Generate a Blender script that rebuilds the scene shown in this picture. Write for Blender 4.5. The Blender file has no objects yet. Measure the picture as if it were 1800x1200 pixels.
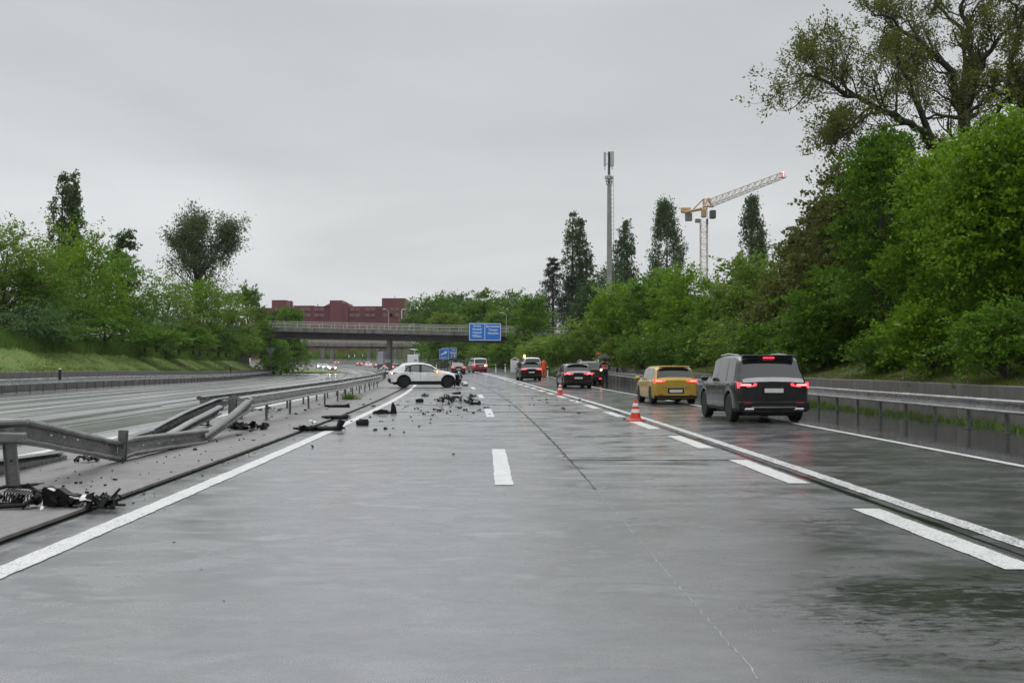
import bpy, bmesh, math, random
import numpy as np
from mathutils import Vector, Matrix, Euler

# ------------------------------------------------------------------ camera, sky, sun, exposure
F, CX, CY, HOR, H = 1985.0, 900.0, 600.0, 640.0, 1.55
PITCH = math.atan((HOR - CY) / F)
scene = bpy.context.scene
C0 = scene.collection
cam_d = bpy.data.cameras.new('camera')
cam_d.sensor_width = 36.0
cam_d.lens = 36.0 * F / 1800.0
cam_d.clip_start, cam_d.clip_end = 0.1, 8000.0
cam = bpy.data.objects.new('camera', cam_d)
cam.location = (0, 0, H)
cam.rotation_euler = (math.pi / 2 + PITCH, 0, 0)
C0.objects.link(cam)
scene.camera = cam

scene.view_settings.view_transform = 'Standard'
scene.view_settings.look = 'None'
scene.view_settings.exposure = 0.0
scene.view_settings.gamma = 1.0
scene.view_settings.use_curve_mapping = False

SUN_EL, SUN_AZ = math.radians(52), math.radians(-25)
w = bpy.data.worlds.new('World')
scene.world = w
w.use_nodes = True
nt = w.node_tree
nt.nodes.clear()
N, LK = nt.nodes, nt.links
out = N.new('ShaderNodeOutputWorld')
bg_sky, bg_cl = N.new('ShaderNodeBackground'), N.new('ShaderNodeBackground')
add = N.new('ShaderNodeAddShader')
sky = N.new('ShaderNodeTexSky')
sky.sky_type = 'NISHITA'
sky.sun_disc = False
sky.sun_elevation, sky.sun_rotation = SUN_EL, SUN_AZ
hs = N.new('ShaderNodeHueSaturation')
hs.inputs['Saturation'].default_value = 0.15
LK.new(sky.outputs[0], hs.inputs['Color'])
LK.new(hs.outputs[0], bg_sky.inputs['Color'])
bg_sky.inputs['Strength'].default_value = 0.006
tc = N.new('ShaderNodeTexCoord')
sep = N.new('ShaderNodeSeparateXYZ')
LK.new(tc.outputs['Generated'], sep.inputs[0])
ramp = N.new('ShaderNodeValToRGB')
LK.new(sep.outputs['Z'], ramp.inputs['Fac'])
cr = ramp.color_ramp
cr.elements[0].position, cr.elements[0].color = 0.0, (0.635, 0.652, 0.665, 1)
cr.elements[1].position, cr.elements[1].color = 1.0, (1.5, 1.53, 1.56, 1)
for p_, c_ in ((0.13, (0.618, 0.635, 0.645, 1)), (0.30, (0.485, 0.508, 0.522, 1)), (0.62, (1.2, 1.23, 1.26, 1))):
    e_ = cr.elements.new(p_)
    e_.color = c_
# clouds: the direction laid onto a flat layer overhead
mx = N.new('ShaderNodeMath'); mx.operation = 'MAXIMUM'; mx.inputs[1].default_value = 0.0
LK.new(sep.outputs['Z'], mx.inputs[0])
ad = N.new('ShaderNodeMath'); ad.operation = 'ADD'; ad.inputs[1].default_value = 0.16
LK.new(mx.outputs[0], ad.inputs[0])
dv = N.new('ShaderNodeVectorMath'); dv.operation = 'DIVIDE'
cmb = N.new('ShaderNodeCombineXYZ')
for i_ in range(3):
    LK.new(ad.outputs[0], cmb.inputs[i_])
LK.new(tc.outputs['Generated'], dv.inputs[0])
LK.new(cmb.outputs[0], dv.inputs[1])
n1 = N.new('ShaderNodeTexNoise')
n1.inputs['Scale'].default_value = 0.8
n1.inputs['Detail'].default_value = 5.0
n1.inputs['Roughness'].default_value = 0.52
n1.inputs['Distortion'].default_value = 0.35
LK.new(dv.outputs[0], n1.inputs['Vector'])
mr = N.new('ShaderNodeMapRange')
mr.inputs['From Min'].default_value, mr.inputs['From Max'].default_value = 0.3, 0.7
mr.inputs['To Min'].default_value, mr.inputs['To Max'].default_value = 0.88, 1.11
LK.new(n1.outputs['Fac'], mr.inputs['Value'])
mul = N.new('ShaderNodeVectorMath'); mul.operation = 'SCALE'
LK.new(ramp.outputs['Color'], mul.inputs[0])
LK.new(mr.outputs[0], mul.inputs['Scale'])
LK.new(mul.outputs[0], bg_cl.inputs['Color'])
bg_cl.inputs['Strength'].default_value = 1.03
LK.new(bg_sky.outputs[0], add.inputs[0])
LK.new(bg_cl.outputs[0], add.inputs[1])
LK.new(add.outputs[0], out.inputs['Surface'])

sun_d = bpy.data.lights.new('sun', 'SUN')
sun_d.energy = 0.6
sun_d.angle = math.radians(50)
sun_d.color = (1.0, 0.985, 0.96)
sun = bpy.data.objects.new('sun', sun_d)
sun.rotation_euler = (math.pi / 2 - SUN_EL, 0, -SUN_AZ + math.pi)
C0.objects.link(sun)
scene.cycles.max_bounces = 6
scene.cycles.diffuse_bounces = 3
scene.cycles.glossy_bounces = 3
scene.cycles.transmission_bounces = 4
scene.cycles.transparent_max_bounces = 6
scene.cycles.volume_bounces = 0

rnd = random.Random(7)
rng = np.random.default_rng(11)

# ------------------------------------------------------------------ plan of the place
def sm(a, b, x):
    t = min(1.0, max(0.0, (x - a) / (b - a)))
    return t * t * (3 - 2 * t)

def CL(d):                       # how far the motorway has bent to the left at distance d
    if d > 420:
        return CL(420) + (d - 420) * (-0.0216 - 0.00074 * 405)
    return -0.0216 * d - 0.00037 * max(0.0, d - 15) ** 2

def HEAD(d):                     # heading (slope dX/dY) of the motorway
    return -0.0216 - 0.00074 * min(405.0, max(0.0, d - 15))

def WS(d): return 0.00016 * max(0.0, min(d, 220) - 50) ** 2      # the exit lane peels off to the right
def WH(d): return 0.0004 * max(0.0, min(d, 200) - 50) ** 2
def RR(d): return 11.6 + 0.00022 * max(0.0, d - 25) ** 2 + 0.0003 * max(0.0, d - 90) ** 2
def LR(d): return -24.3 - 1.6 * sm(64, 134, d) + 0.8 * sm(150, 205, d)

def gz(x, y):
    m = CL(y) - 6.3
    t = max(-14.0, min(16.0, x - m))
    return 1e-5 * max(0.0, y - 100) ** 2 * (1 if y < 420 else 1) * (1 if y < 600 else 0.7) + 0.03 * sm(60, 150, y) * t if y < 600 else 1.75 + 0.03 * t

def PT(px, py, d):               # the point at distance d (along +Y) that the photograph shows at this pixel
    u, v = (px - CX) / F, (CY - py) / F
    c, s = math.cos(PITCH), math.sin(PITCH)
    ry, rz = c - v * s, s + v * c
    k = d / ry
    return Vector((u * k, d, H + rz * k))

def G(px, py, z=0.0):            # where that pixel's line of sight meets the ground
    u, v = (px - CX) / F, (CY - py) / F
    c, s = math.cos(PITCH), math.sin(PITCH)
    ry, rz = c - v * s, s + v * c
    g = 0.0
    for _ in range(12):
        k = (g + z - H) / rz
        g = 0.5 * g + 0.5 * gz(u * k, ry * k)
    return Vector((u * k, ry * k, gz(u * k, ry * k)))

def RP(off, d, z=0.0):
    x = CL(d) + off
    return Vector((x, d, gz(x, d) + z))

# ------------------------------------------------------------------ helpers
def tag(o, label=None, cat=None, group=None, kind=None):
    if label: o['label'] = label
    if cat: o['category'] = cat
    if group: o['group'] = group
    if kind: o['kind'] = kind
    return o

def empty(name, loc=(0, 0, 0), rz=0.0, label=None, cat=None, group=None, kind=None):
    o = bpy.data.objects.new(name, None)
    o.empty_display_size = 0.3
    o.location = loc
    o.rotation_euler = (0, 0, rz)
    C0.objects.link(o)
    return tag(o, label, cat, group, kind)

def link_mesh(name, me, parent=None, loc=None, rot=None):
    o = bpy.data.objects.new(name, me)
    C0.objects.link(o)
    if parent is not None: o.parent = parent
    if loc is not None: o.location = loc
    if rot is not None: o.rotation_euler = rot
    return o

def children(o):
    return [c for c in C0.objects if c.parent == o]

def copy_tree(o, parent=None, kids=None):
    c = o.copy()
    C0.objects.link(c)
    if parent is not None: c.parent = parent
    for ch in list(o.children):
        copy_tree(ch, c)
    return c

class MB:
    def __init__(s):
        s.v, s.f = [], []
    def add(s, verts, faces):
        n = len(s.v)
        s.v += [tuple(p) for p in verts]
        s.f += [tuple(i + n for i in f) for f in faces]
        return s
    def box(s, c, size, rot=None, bev=0.0):
        hx, hy, hz = size[0] / 2, size[1] / 2, size[2] / 2
        if bev > 0:
            b = min(bev, hx * .9, hy * .9, hz * .9)
            P = []
            for z, i in ((-hz, b), (-hz + b, 0), (hz - b, 0), (hz, b)):
                P += [(-hx + i, -hy + b * .4 + i, z), (-hx + b * .4 + i, -hy + i, z), (hx - b * .4 - i, -hy + i, z), (hx - i, -hy + b * .4 + i, z),
                      (hx - i, hy - b * .4 - i, z), (hx - b * .4 - i, hy - i, z), (-hx + b * .4 + i, hy - i, z), (-hx + i, hy - b * .4 - i, z)]
            Fs = [tuple(reversed(range(8))), tuple(range(24, 32))]
            for r in range(3):
                for k in range(8):
                    Fs.append((r * 8 + k, r * 8 + (k + 1) % 8, r * 8 + 8 + (k + 1) % 8, r * 8 + 8 + k))
        else:
            P = [(-hx, -hy, -hz), (hx, -hy, -hz), (hx, hy, -hz), (-hx, hy, -hz), (-hx, -hy, hz), (hx, -hy, hz), (hx, hy, hz), (-hx, hy, hz)]
            Fs = [(3, 2, 1, 0), (4, 5, 6, 7), (0, 1, 5, 4), (1, 2, 6, 5), (2, 3, 7, 6), (3, 0, 4, 7)]
        M = Euler(rot).to_matrix() if rot is not None and not isinstance(rot, Matrix) else rot
        c = Vector(c)
        P = [(M @ Vector(p) if M is not None else Vector(p)) + c for p in P]
        return s.add(P, Fs)
    def tube(s, pts, r, n=8, cap=True, closed=False):
        pts = [Vector(p) for p in pts]
        rs = r if isinstance(r, (list, tuple)) else [r] * len(pts)
        up, V = None, []
        for i, p in enumerate(pts):
            a = pts[max(0, i - 1)]; b = pts[min(len(pts) - 1, i + 1)]
            t = (b - a).normalized()
            if up is None:
                up = Vector((0, 0, 1)) if abs(t.z) < .9 else Vector((1, 0, 0))
            x = t.cross(up)
            if x.length < 1e-6: x = t.orthogonal()
            x.normalize()
            y = x.cross(t); up = y
            for k in range(n):
                an = 2 * math.pi * k / n
                V.append(p + x * math.cos(an) * rs[i] + y * math.sin(an) * rs[i])
        Fs = []
        for i in range(len(pts) - 1):
            for k in range(n):
                Fs.append((i * n + k, i * n + (k + 1) % n, (i + 1) * n + (k + 1) % n, (i + 1) * n + k))
        if cap:
            Fs.append(tuple(reversed(range(n))))
            Fs.append(tuple(range((len(pts) - 1) * n, len(pts) * n)))
        return s.add(V, Fs)
    def lathe(s, prof, n=16, c=(0, 0, 0), axis='Z'):
        V, Fs = [], []
        c = Vector(c)
        for r, z in prof:
            for k in range(n):
                a = 2 * math.pi * k / n
                p = (r * math.cos(a), r * math.sin(a), z)
                if axis == 'Y': p = (p[0], p[2], p[1])
                V.append(Vector(p) + c)
        m = len(prof)
        for i in range(m - 1):
            for k in range(n):
                Fs.append((i * n + k, i * n + (k + 1) % n, (i + 1) * n + (k + 1) % n, (i + 1) * n + k))
        if prof[0][0] > 1e-5: Fs.append(tuple(reversed(range(n))))
        if prof[-1][0] > 1e-5: Fs.append(tuple(range((m - 1) * n, m * n)))
        return s.add(V, Fs)
    def prism(s, poly, y0, y1, M=None):      # polygon in x,z pushed from y0 to y1
        n = len(poly)
        V = [Vector((p[0], y0, p[1])) for p in poly] + [Vector((p[0], y1, p[1])) for p in poly]
        if M is not None: V = [M @ p for p in V]
        Fs = [tuple(range(n)), tuple(reversed(range(n, 2 * n)))]
        for k in range(n):
            Fs.append((k, k + n, (k + 1) % n + n, (k + 1) % n))
        return s.add(V, Fs)
    def mesh(s, name, mat=None, smooth=False, ang=35):
        me = bpy.data.meshes.new(name)
        me.from_pydata(s.v, [], s.f)
        if mat is not None: me.materials.append(mat)
        if smooth:
            me.polygons.foreach_set('use_smooth', [True] * len(me.polygons))
            me.set_sharp_from_angle(angle=math.radians(ang))
        me.update()
        return me
    def build(s, name, mat=None, parent=None, smooth=False, ang=35, loc=None, rot=None):
        return link_mesh(name, s.mesh(name, mat, smooth, ang), parent, loc, rot)

def np_mesh(name, V, Q, mat, attr=None, smooth=False):
    """V (n,3), Q (m,k) faces with k equal corners; attr is one value per vertex"""
    me = bpy.data.meshes.new(name)
    m, k = Q.shape
    me.vertices.add(len(V)); me.vertices.foreach_set('co', V.astype(np.float32).ravel())
    me.loops.add(m * k); me.loops.foreach_set('vertex_index', Q.astype(np.int32).ravel())
    me.polygons.add(m)
    me.polygons.foreach_set('loop_start', np.arange(0, m * k, k, dtype=np.int32))
    me.polygons.foreach_set('loop_total', np.full(m, k, dtype=np.int32))
    if smooth: me.polygons.foreach_set('use_smooth', np.ones(m, dtype=bool))
    me.update(calc_edges=True)
    if attr is not None:
        a = me.attributes.new('tint', 'FLOAT', 'POINT')
        a.data.foreach_set('value', attr.astype(np.float32))
    me.materials.append(mat)
    return me

# ------------------------------------------------------------------ materials
class NT:
    def __init__(s, name):
        s.m = bpy.data.materials.new(name)
        s.m.use_nodes = True
        s.t = s.m.node_tree
        s.N, s.L = s.t.nodes, s.t.links
        s.b = s.N['Principled BSDF']
        s.out = s.N['Material Output']
    def n(s, typ, **kw):
        nd = s.N.new('ShaderNode' + typ)
        for k, v in kw.items():
            if k in nd.inputs: nd.inputs[k].default_value = v
            else: setattr(nd, k, v)
        return nd
    def l(s, a, b): s.L.new(a, b); return s
    def coord(s, scale=(1, 1, 1), kind='Object'):
        t = s.n('TexCoord'); mp = s.n('Mapping')
        mp.inputs['Scale'].default_value = scale
        s.l(t.outputs[kind], mp.inputs[0])
        return mp.outputs[0]
    def noise(s, sc, scale=(1, 1, 1), detail=4.0, rough=0.55, dist=0.0):
        nd = s.n('TexNoise')
        nd.inputs['Scale'].default_value = sc
        nd.inputs['Detail'].default_value = detail
        nd.inputs['Roughness'].default_value = rough
        nd.inputs['Distortion'].default_value = dist
        s.l(s.coord(scale), nd.inputs['Vector'])
        return nd.outputs['Fac']
    def rng(s, a, lo, hi, to0=0.0, to1=1.0):
        nd = s.n('MapRange')
        for k, v in (('From Min', lo), ('From Max', hi), ('To Min', to0), ('To Max', to1)):
            nd.inputs[k].default_value = v
        s.l(a, nd.inputs['Value'])
        return nd.outputs[0]
    def ramp(s, a, stops):
        nd = s.n('ValToRGB')
        cr = nd.color_ramp
        cr.elements[0].position, cr.elements[0].color = stops[0][0], (*stops[0][1], 1)
        cr.elements[1].position, cr.elements[1].color = stops[-1][0], (*stops[-1][1], 1)
        for p, c in stops[1:-1]:
            e = cr.elements.new(p); e.color = (*c, 1)
        s.l(a, nd.inputs[0])
        return nd.outputs[0]
    def mix(s, f, a, b, mode='MIX'):
        nd = s.n('Mix', data_type='RGBA', blend_type=mode)
        for i, v in ((0, f), (6, a), (7, b)):
            if hasattr(v, 'is_output'): s.l(v, nd.inputs[i])
            elif i == 0: nd.inputs[0].default_value = v
            else: nd.inputs[i].default_value = (*v, 1)
        return nd.outputs[2]
    def math(s, op, a, b=0.0):
        nd = s.n('Math', operation=op)
        for i, v in ((0, a), (1, b)):
            if hasattr(v, 'is_output'): s.l(v, nd.inputs[i])
            else: nd.inputs[i].default_value = v
        return nd.outputs[0]
    def bump(s, a, strength=0.3, dist=0.01):
        nd = s.n('Bump')
        nd.inputs['Strength'].default_value = strength
        nd.inputs['Distance'].default_value = dist
        s.l(a, nd.inputs['Height'])
        s.l(nd.outputs[0], s.b.inputs['Normal'])
        return nd
    def set(s, color=None, rough=None, metal=None, spec=None, emit=None, es=0.0, coat=None, ior=None):
        for k, v in (('Base Color', color), ('Roughness', rough), ('Metallic', metal), ('Specular IOR Level', spec), ('Coat Weight', coat), ('IOR', ior)):
            if v is None: continue
            if hasattr(v, 'is_output'): s.l(v, s.b.inputs[k])
            elif k == 'Base Color': s.b.inputs[k].default_value = (*v, 1)
            else: s.b.inputs[k].default_value = v
        if emit is not None:
            s.b.inputs['Emission Color'].default_value = (*emit, 1)
            s.b.inputs['Emission Strength'].default_value = es
        return s.m

def plain(name, col, rough=0.5, metal=0.0, var=0.12, sc=6.0, emit=None, es=0.0, coat=None, bump=0.0):
    t = NT(name)
    f = t.rng(t.noise(sc, detail=3), 0.3, 0.7)
    a = tuple(c * (1 - var) for c in col); b = tuple(min(1, c * (1 + var)) for c in col)
    t.set(t.mix(f, a, b), rough, metal, emit=emit, es=es, coat=coat)
    if bump: t.bump(t.noise(sc * 4), bump, 0.01)
    return t.m

M = {}
def wet_road(name, c0, c1, r_lo, r_hi, grain=60.0, wetscale=0.35, streak=(0.35, 1.0, 1.0), tracks=False, bmp=0.35, smooth=0.5, dirt=0.3, joints=False):
    t = NT(name)
    patches = t.noise(wetscale, streak, detail=6, rough=0.62, dist=0.6)
    fine = t.noise(3.2, streak, detail=8, rough=0.78)
    grainn = t.noise(grain, detail=3, rough=0.75)
    base = t.mix(t.rng(fine, 0.3, 0.7), c0, c1)
    base = t.mix(t.math('MULTIPLY', t.rng(patches, 0.40, 0.62), dirt), base, tuple(c * .45 for c in c0))
    blot = t.rng(t.noise(11, (.6, 1, 1), detail=9, rough=.8), .34, .66)
    base = t.mix(t.math('MULTIPLY', blot, .30), base, tuple(c * .5 for c in c0))
    spk = t.rng(grainn, 0.58, 0.74)
    base = t.mix(t.math('MULTIPLY', spk, 0.5), base, tuple(min(1, c * 2.6) for c in c1))
    wet = t.rng(t.math('ADD', t.math('MULTIPLY', patches, 0.7), t.math('MULTIPLY', fine, 0.3)), smooth - .09, smooth + .07)
    if tracks:
        tc = t.n('TexCoord'); sp = t.n('SeparateXYZ'); t.l(tc.outputs['UV'], sp.inputs[0])
        wv = t.n('TexNoise'); wv.inputs['Scale'].default_value = 1.0; wv.inputs['Detail'].default_value = 5; wv.inputs['Roughness'].default_value = .65
        mp = t.n('Mapping'); mp.inputs['Scale'].default_value = (1.5, 0.012, 1)
        t.l(tc.outputs['UV'], mp.inputs[0]); t.l(mp.outputs[0], wv.inputs['Vector'])
        wet = t.rng(wv.outputs['Fac'], .38, .58)
    if joints:
        # dirt in the gutter beside the median and damp smears along every cross joint
        tc = t.n('TexCoord'); sp = t.n('SeparateXYZ'); t.l(tc.outputs['UV'], sp.inputs[0])
        gut = t.rng(sp.outputs['X'], -3.70, -4.05)
        gn = t.rng(t.noise(2.2, (1, .25, 1), detail=7, rough=.75), .40, .50)
        base = t.mix(t.math('MULTIPLY', t.math('MULTIPLY', gut, gn), .85), base, (.02, .02, .018))
        # dark reflection of the right trees, painted into the near surface colour
        tree_refl = t.math('MULTIPLY', t.rng(t.math('ADD', sp.outputs['X'], t.math('MULTIPLY', t.noise(.8, detail=6), 1.6)), .6, 3.4), t.rng(sp.outputs['Y'], 17, 9))
        base = t.mix(t.math('MULTIPLY', tree_refl, .72), base, (.05, .051, .05))
        ph = t.math('FRACT', t.math('DIVIDE', t.math('ADD', sp.outputs['Y'], 600 * 6.15 / 6.15 - 18.3 + 15.0), 6.15))
        js = t.math('MAXIMUM', t.rng(ph, .12, .0), t.rng(ph, .80, 1.0))
        jn = t.rng(t.noise(.55, (.8, 2.2, 1), detail=7, rough=.7), .47, .60)
        far = t.rng(sp.outputs['Y'], 9, 20)
        side = t.rng(sp.outputs['X'], -2.0, 2.4, .35, 1.0)
        jm = t.math('MULTIPLY', t.math('MULTIPLY', js, jn), t.math('MULTIPLY', far, side))
        base = t.mix(t.math('MULTIPLY', jm, .75), base, (.022, .022, .018))
        wet = t.math('MAXIMUM', wet, jm)
        # smooth damp patches near right, dark tree reflections painted into their colour
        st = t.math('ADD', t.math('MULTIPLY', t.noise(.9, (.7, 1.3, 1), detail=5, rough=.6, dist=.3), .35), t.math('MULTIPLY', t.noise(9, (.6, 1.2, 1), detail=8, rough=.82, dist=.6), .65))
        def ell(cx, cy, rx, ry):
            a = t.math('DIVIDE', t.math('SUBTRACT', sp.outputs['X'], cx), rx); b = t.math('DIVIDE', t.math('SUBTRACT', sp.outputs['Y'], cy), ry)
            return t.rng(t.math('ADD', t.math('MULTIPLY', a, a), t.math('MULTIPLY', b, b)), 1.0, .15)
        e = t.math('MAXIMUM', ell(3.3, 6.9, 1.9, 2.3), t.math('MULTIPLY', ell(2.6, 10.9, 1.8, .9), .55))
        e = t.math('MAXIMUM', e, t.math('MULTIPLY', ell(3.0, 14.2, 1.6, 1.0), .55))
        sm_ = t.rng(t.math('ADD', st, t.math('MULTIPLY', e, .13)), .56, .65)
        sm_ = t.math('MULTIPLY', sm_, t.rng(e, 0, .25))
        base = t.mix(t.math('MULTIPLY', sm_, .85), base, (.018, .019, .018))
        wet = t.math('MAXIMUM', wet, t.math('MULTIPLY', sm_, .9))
    rough = t.rng(wet, 0, 1, r_hi, r_lo)
    rough = t.math('ADD', rough, t.rng(grainn, .35, .7, -.03, .07))
    t.set(base, rough, spec=0.5, ior=1.55)
    h = t.math('ADD', t.math('MULTIPLY', grainn, 0.6), t.math('MULTIPLY', t.noise(grain * .35, detail=2), 0.4))
    bp = t.bump(h, bmp, 0.010)
    inv = t.rng(wet, 0, 1, bmp, bmp * .12)
    t.l(inv, bp.inputs['Strength'])
    M[name] = t.m
    return t.m
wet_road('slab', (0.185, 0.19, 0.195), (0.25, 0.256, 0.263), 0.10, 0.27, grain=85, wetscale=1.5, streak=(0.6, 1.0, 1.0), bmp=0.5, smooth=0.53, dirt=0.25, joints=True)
wet_road('exit_asphalt', (0.075, 0.076, 0.078), (0.115, 0.117, 0.12), 0.09, 0.26, grain=75, wetscale=1.3, streak=(0.6, 0.9, 1), bmp=0.5, smooth=0.53)
wet_road('shoulder_asphalt', (0.022, 0.022, 0.023), (0.04, 0.04, 0.042), 0.06, 0.2, grain=60, wetscale=0.6, streak=(0.5, 0.5, 1), bmp=0.2, smooth=0.42)
wet_road('opposite_asphalt', (0.22, 0.222, 0.226), (0.30, 0.303, 0.308), 0.10, 0.42, grain=60, wetscale=0.3, tracks=True, bmp=0.35)
wet_road('median_concrete', (0.13, 0.126, 0.12), (0.24, 0.234, 0.226), 0.22, 0.55, grain=55, wetscale=0.8, streak=(1.2, .5, 1), bmp=0.6, smooth=0.58, dirt=0.55)
M['seal'] = plain('joint_seal', (0.012, 0.012, 0.012), 0.16, var=.3, sc=9)
M['tar'] = plain('tar', (0.015, 0.015, 0.016), 0.14, var=.3, sc=3, bump=.3)
# road paint, worn so that the surface below shows through in specks
t = NT('road_paint')
g = t.noise(48, detail=3, rough=.8); g2 = t.noise(2.2, detail=5, rough=.65)
wear = t.math('MULTIPLY', t.rng(g, .50, .58), t.rng(g2, .32, .62, .3, 1.0))
t.set(t.mix(wear, (.69, .70, .68), (.2, .2, .2)), t.rng(g, .3, .7, .25, .5))
t.bump(g, .5, .004)
M['paint'] = t.m
M['underbase'] = plain('road_base', (.012, .012, .012), .5)
M['kerb'] = plain('kerb_concrete', (.16, .155, .145), .5, var=.3, sc=3, bump=.3)

def strip(name, f0, f1, d0, d1, step, mat, z=0.0, cols=2, parent=None, kind=None, skirt=0.0, uvw=False):
    nd = max(1, int(round((d1 - d0) / step)))
    V, Q, UV = [], [], []
    for i in range(nd + 1):
        d = d0 + (d1 - d0) * i / nd
        a, b = f0(d), f1(d)
        for j in range(cols + 1):
            o = a + (b - a) * j / cols
            x = CL(d) + o
            V.append((x, d, gz(x, d) + z)); UV.append((o, d))
    for i in range(nd):
        for j in range(cols):
            p = i * (cols + 1) + j
            Q.append((p, p + 1, p + cols + 2, p + cols + 1))
    if skirt:
        n0 = len(V)
        ring = [j for j in range(cols + 1)] + [i * (cols + 1) + cols for i in range(1, nd + 1)] + [nd * (cols + 1) + j for j in range(cols - 1, -1, -1)] + [i * (cols + 1) for i in range(nd - 1, 0, -1)]
        for r in ring:
            v = V[r]; V.append((v[0], v[1], v[2] - skirt)); UV.append(UV[r])
        m = len(ring)
        for k in range(m):
            Q.append((ring[k], n0 + k, n0 + (k + 1) % m, ring[(k + 1) % m]))
    me = bpy.data.meshes.new(name)
    me.from_pydata(V, [], Q)
    uv = me.uv_layers.new(name='road')
    li = np.empty(len(me.loops), dtype=np.int32); me.loops.foreach_get('vertex_index', li)
    uv.data.foreach_set('uv', np.array(UV, dtype=np.float32)[li].ravel())
    me.materials.append(mat)
    o = link_mesh(name, me, parent)
    if kind: o['kind'] = kind
    return o

def k_(v): return lambda d: v

# ------------------------------------------------------------------ the ground sheet to the horizon
t = NT('ground_grass')
f = t.noise(.25, detail=6, rough=.65)
t.set(t.mix(t.rng(f, .35, .65), (.035, .055, .015), (.075, .085, .028)), .8)
t.bump(t.noise(3, detail=4), .6, .05)
M['ground'] = t.m
V, Q = [], []
xs = [-1500, -700, -300, -120, -70, -50, -40] + list(range(-36, 40, 6)) + [45, 60, 90, 150, 300, 700, 1500]
ys = [-200, -60, -20] + list(range(0, 240, 12)) + [250, 280, 320, 360, 400, 450, 520, 600, 800, 1200, 2400]
for y in ys:
    for x in xs:
        c = CL(max(0, min(y, 420)))
        if abs(x) < 45: xx = x + c
        else: xx = x + (c if abs(x) < 130 else 0)
        off = xx - c
        yy = min(y, 420)
        zz = gz(xx, yy) - 0.12
        if x > 20: zz = 1.0 + min(2.2, (off - 14) * .12)
        if x < -30: zz = .8 + min(2.0, (-27 - off) * .12)
        if y > 230 and off > 14: zz = max(-.1, zz - (y - 230) * .02)
        V.append((xx, y, zz))
nx = len(xs)
for i in range(len(ys) - 1):
    for j in range(nx - 1):
        p = i * nx + j
        Q.append((p, p + 1, p + nx + 1, p + nx))
me = bpy.data.meshes.new('ground'); me.from_pydata(V, [], Q); me.materials.append(M['ground'])
tag(link_mesh('ground', me), kind='structure')

# ------------------------------------------------------------------ carriageways
END = 560
main_road = empty('main_road', kind='structure')
strip('road_base', lambda d: -4.25, lambda d: 4.42 + WS(d), -14, END, 6, M['underbase'], -0.05, 3, main_road)
JO = [18.3 + 6.15 * k for k in range(0, 31)]
def crackx(d): return 1.34 - .0022 * max(0, d - 15)
edges = [-14.0] + JO
for i in range(len(edges) - 1):
    a, b = edges[i] + .006, edges[i + 1] - .006
    st = (b - a) / (8 if i == 0 else 2)
    gap = .008
    if i == 0:
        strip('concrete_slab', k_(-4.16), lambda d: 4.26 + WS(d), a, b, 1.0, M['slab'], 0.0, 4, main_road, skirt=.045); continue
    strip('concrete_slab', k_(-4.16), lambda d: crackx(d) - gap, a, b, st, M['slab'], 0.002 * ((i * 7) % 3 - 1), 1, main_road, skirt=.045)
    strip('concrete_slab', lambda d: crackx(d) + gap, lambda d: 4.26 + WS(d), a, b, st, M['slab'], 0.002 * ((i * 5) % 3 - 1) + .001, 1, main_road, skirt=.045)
strip('far_surface', k_(-4.16), lambda d: 4.26 + WS(d), edges[-1] + .01, END, 6, M['slab'], 0.0, 2, main_road)
# sealant and dirt along the joints
mb = MB()
def ribbon(mb, pts, wd, z):
    prev = None
    for i, (o, d) in enumerate(pts):
        a = pts[max(0, i - 1)]; b = pts[min(len(pts) - 1, i + 1)]
        pa, pb = RP(a[0], a[1]), RP(b[0], b[1])
        t = (pb - pa); t.z = 0; t.normalize()
        n = Vector((t.y, -t.x, 0))
        ww = wd[i] if isinstance(wd, list) else wd
        p = RP(o, d, z)
        mb.v += [tuple(p - n * ww / 2), tuple(p + n * ww / 2)]
        k = len(mb.v)
        if prev is not None: mb.f.append((k - 4, k - 3, k - 1, k - 2))
        prev = p
for d in JO[0:26]:
    n = 26
    k = 1.0 + .06 * max(0, d - 18)
    if d < 140:
        ribbon(mb, [(crackx(d) + (4.2 - crackx(d)) * i / n, d + rnd.uniform(-.012, .012)) for i in range(n + 1)],
               [max(.012, rnd.gauss(.05, .028)) * k for _ in range(n + 1)], .0052)
        if d > 30:
            ribbon(mb, [(-4.1 + (crackx(d) + 4.1) * i / n, d + rnd.uniform(-.012, .012)) for i in range(n + 1)],
                   [max(.01, rnd.gauss(.03, .03)) * k for _ in range(n + 1)], .0052)
n = 240
ribbon(mb, [(crackx(14 + 120 * (i / n) ** 1.5) + rnd.uniform(-.006, .006), 14 + 120 * (i / n) ** 1.5) for i in range(n + 1)],
       [max(.008, rnd.gauss(.028 if i / n > .12 else .012, .014)) * (1 + i / n * 1.6) for i in range(n + 1)], .0056)

o = mb.build('joint_sealant', M['seal'], main_road); o['kind'] = 'stuff'
mb = MB()    # the closed crack in front shows only as a pale scar
ribbon(mb, [(crackx(5.6 + 10 * (i / 150)) + rnd.uniform(-.012, .012), 5.6 + 10 * (i / 150)) for i in range(151)], [max(.002, rnd.gauss(.0055, .003)) for i in range(151)], .0015)
mb.build('pale_scar', plain('pale_scar', (.29, .31, .32), .3, var=.3, sc=6), main_road)
mb = MB()    # the open tar groove between the block marks and the solid line
ribbon(mb, [(4.335 + rnd.uniform(-.006, .006) + WS(-12 + i * .5), -12 + i * .5) for i in range(340)], [max(.012, rnd.gauss(.085 if 10.5 < i * .5 - 12 < 26 else .024, .012)) for i in range(340)], .0058)
mb.build('tar_groove', M['tar'], main_road)

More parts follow.
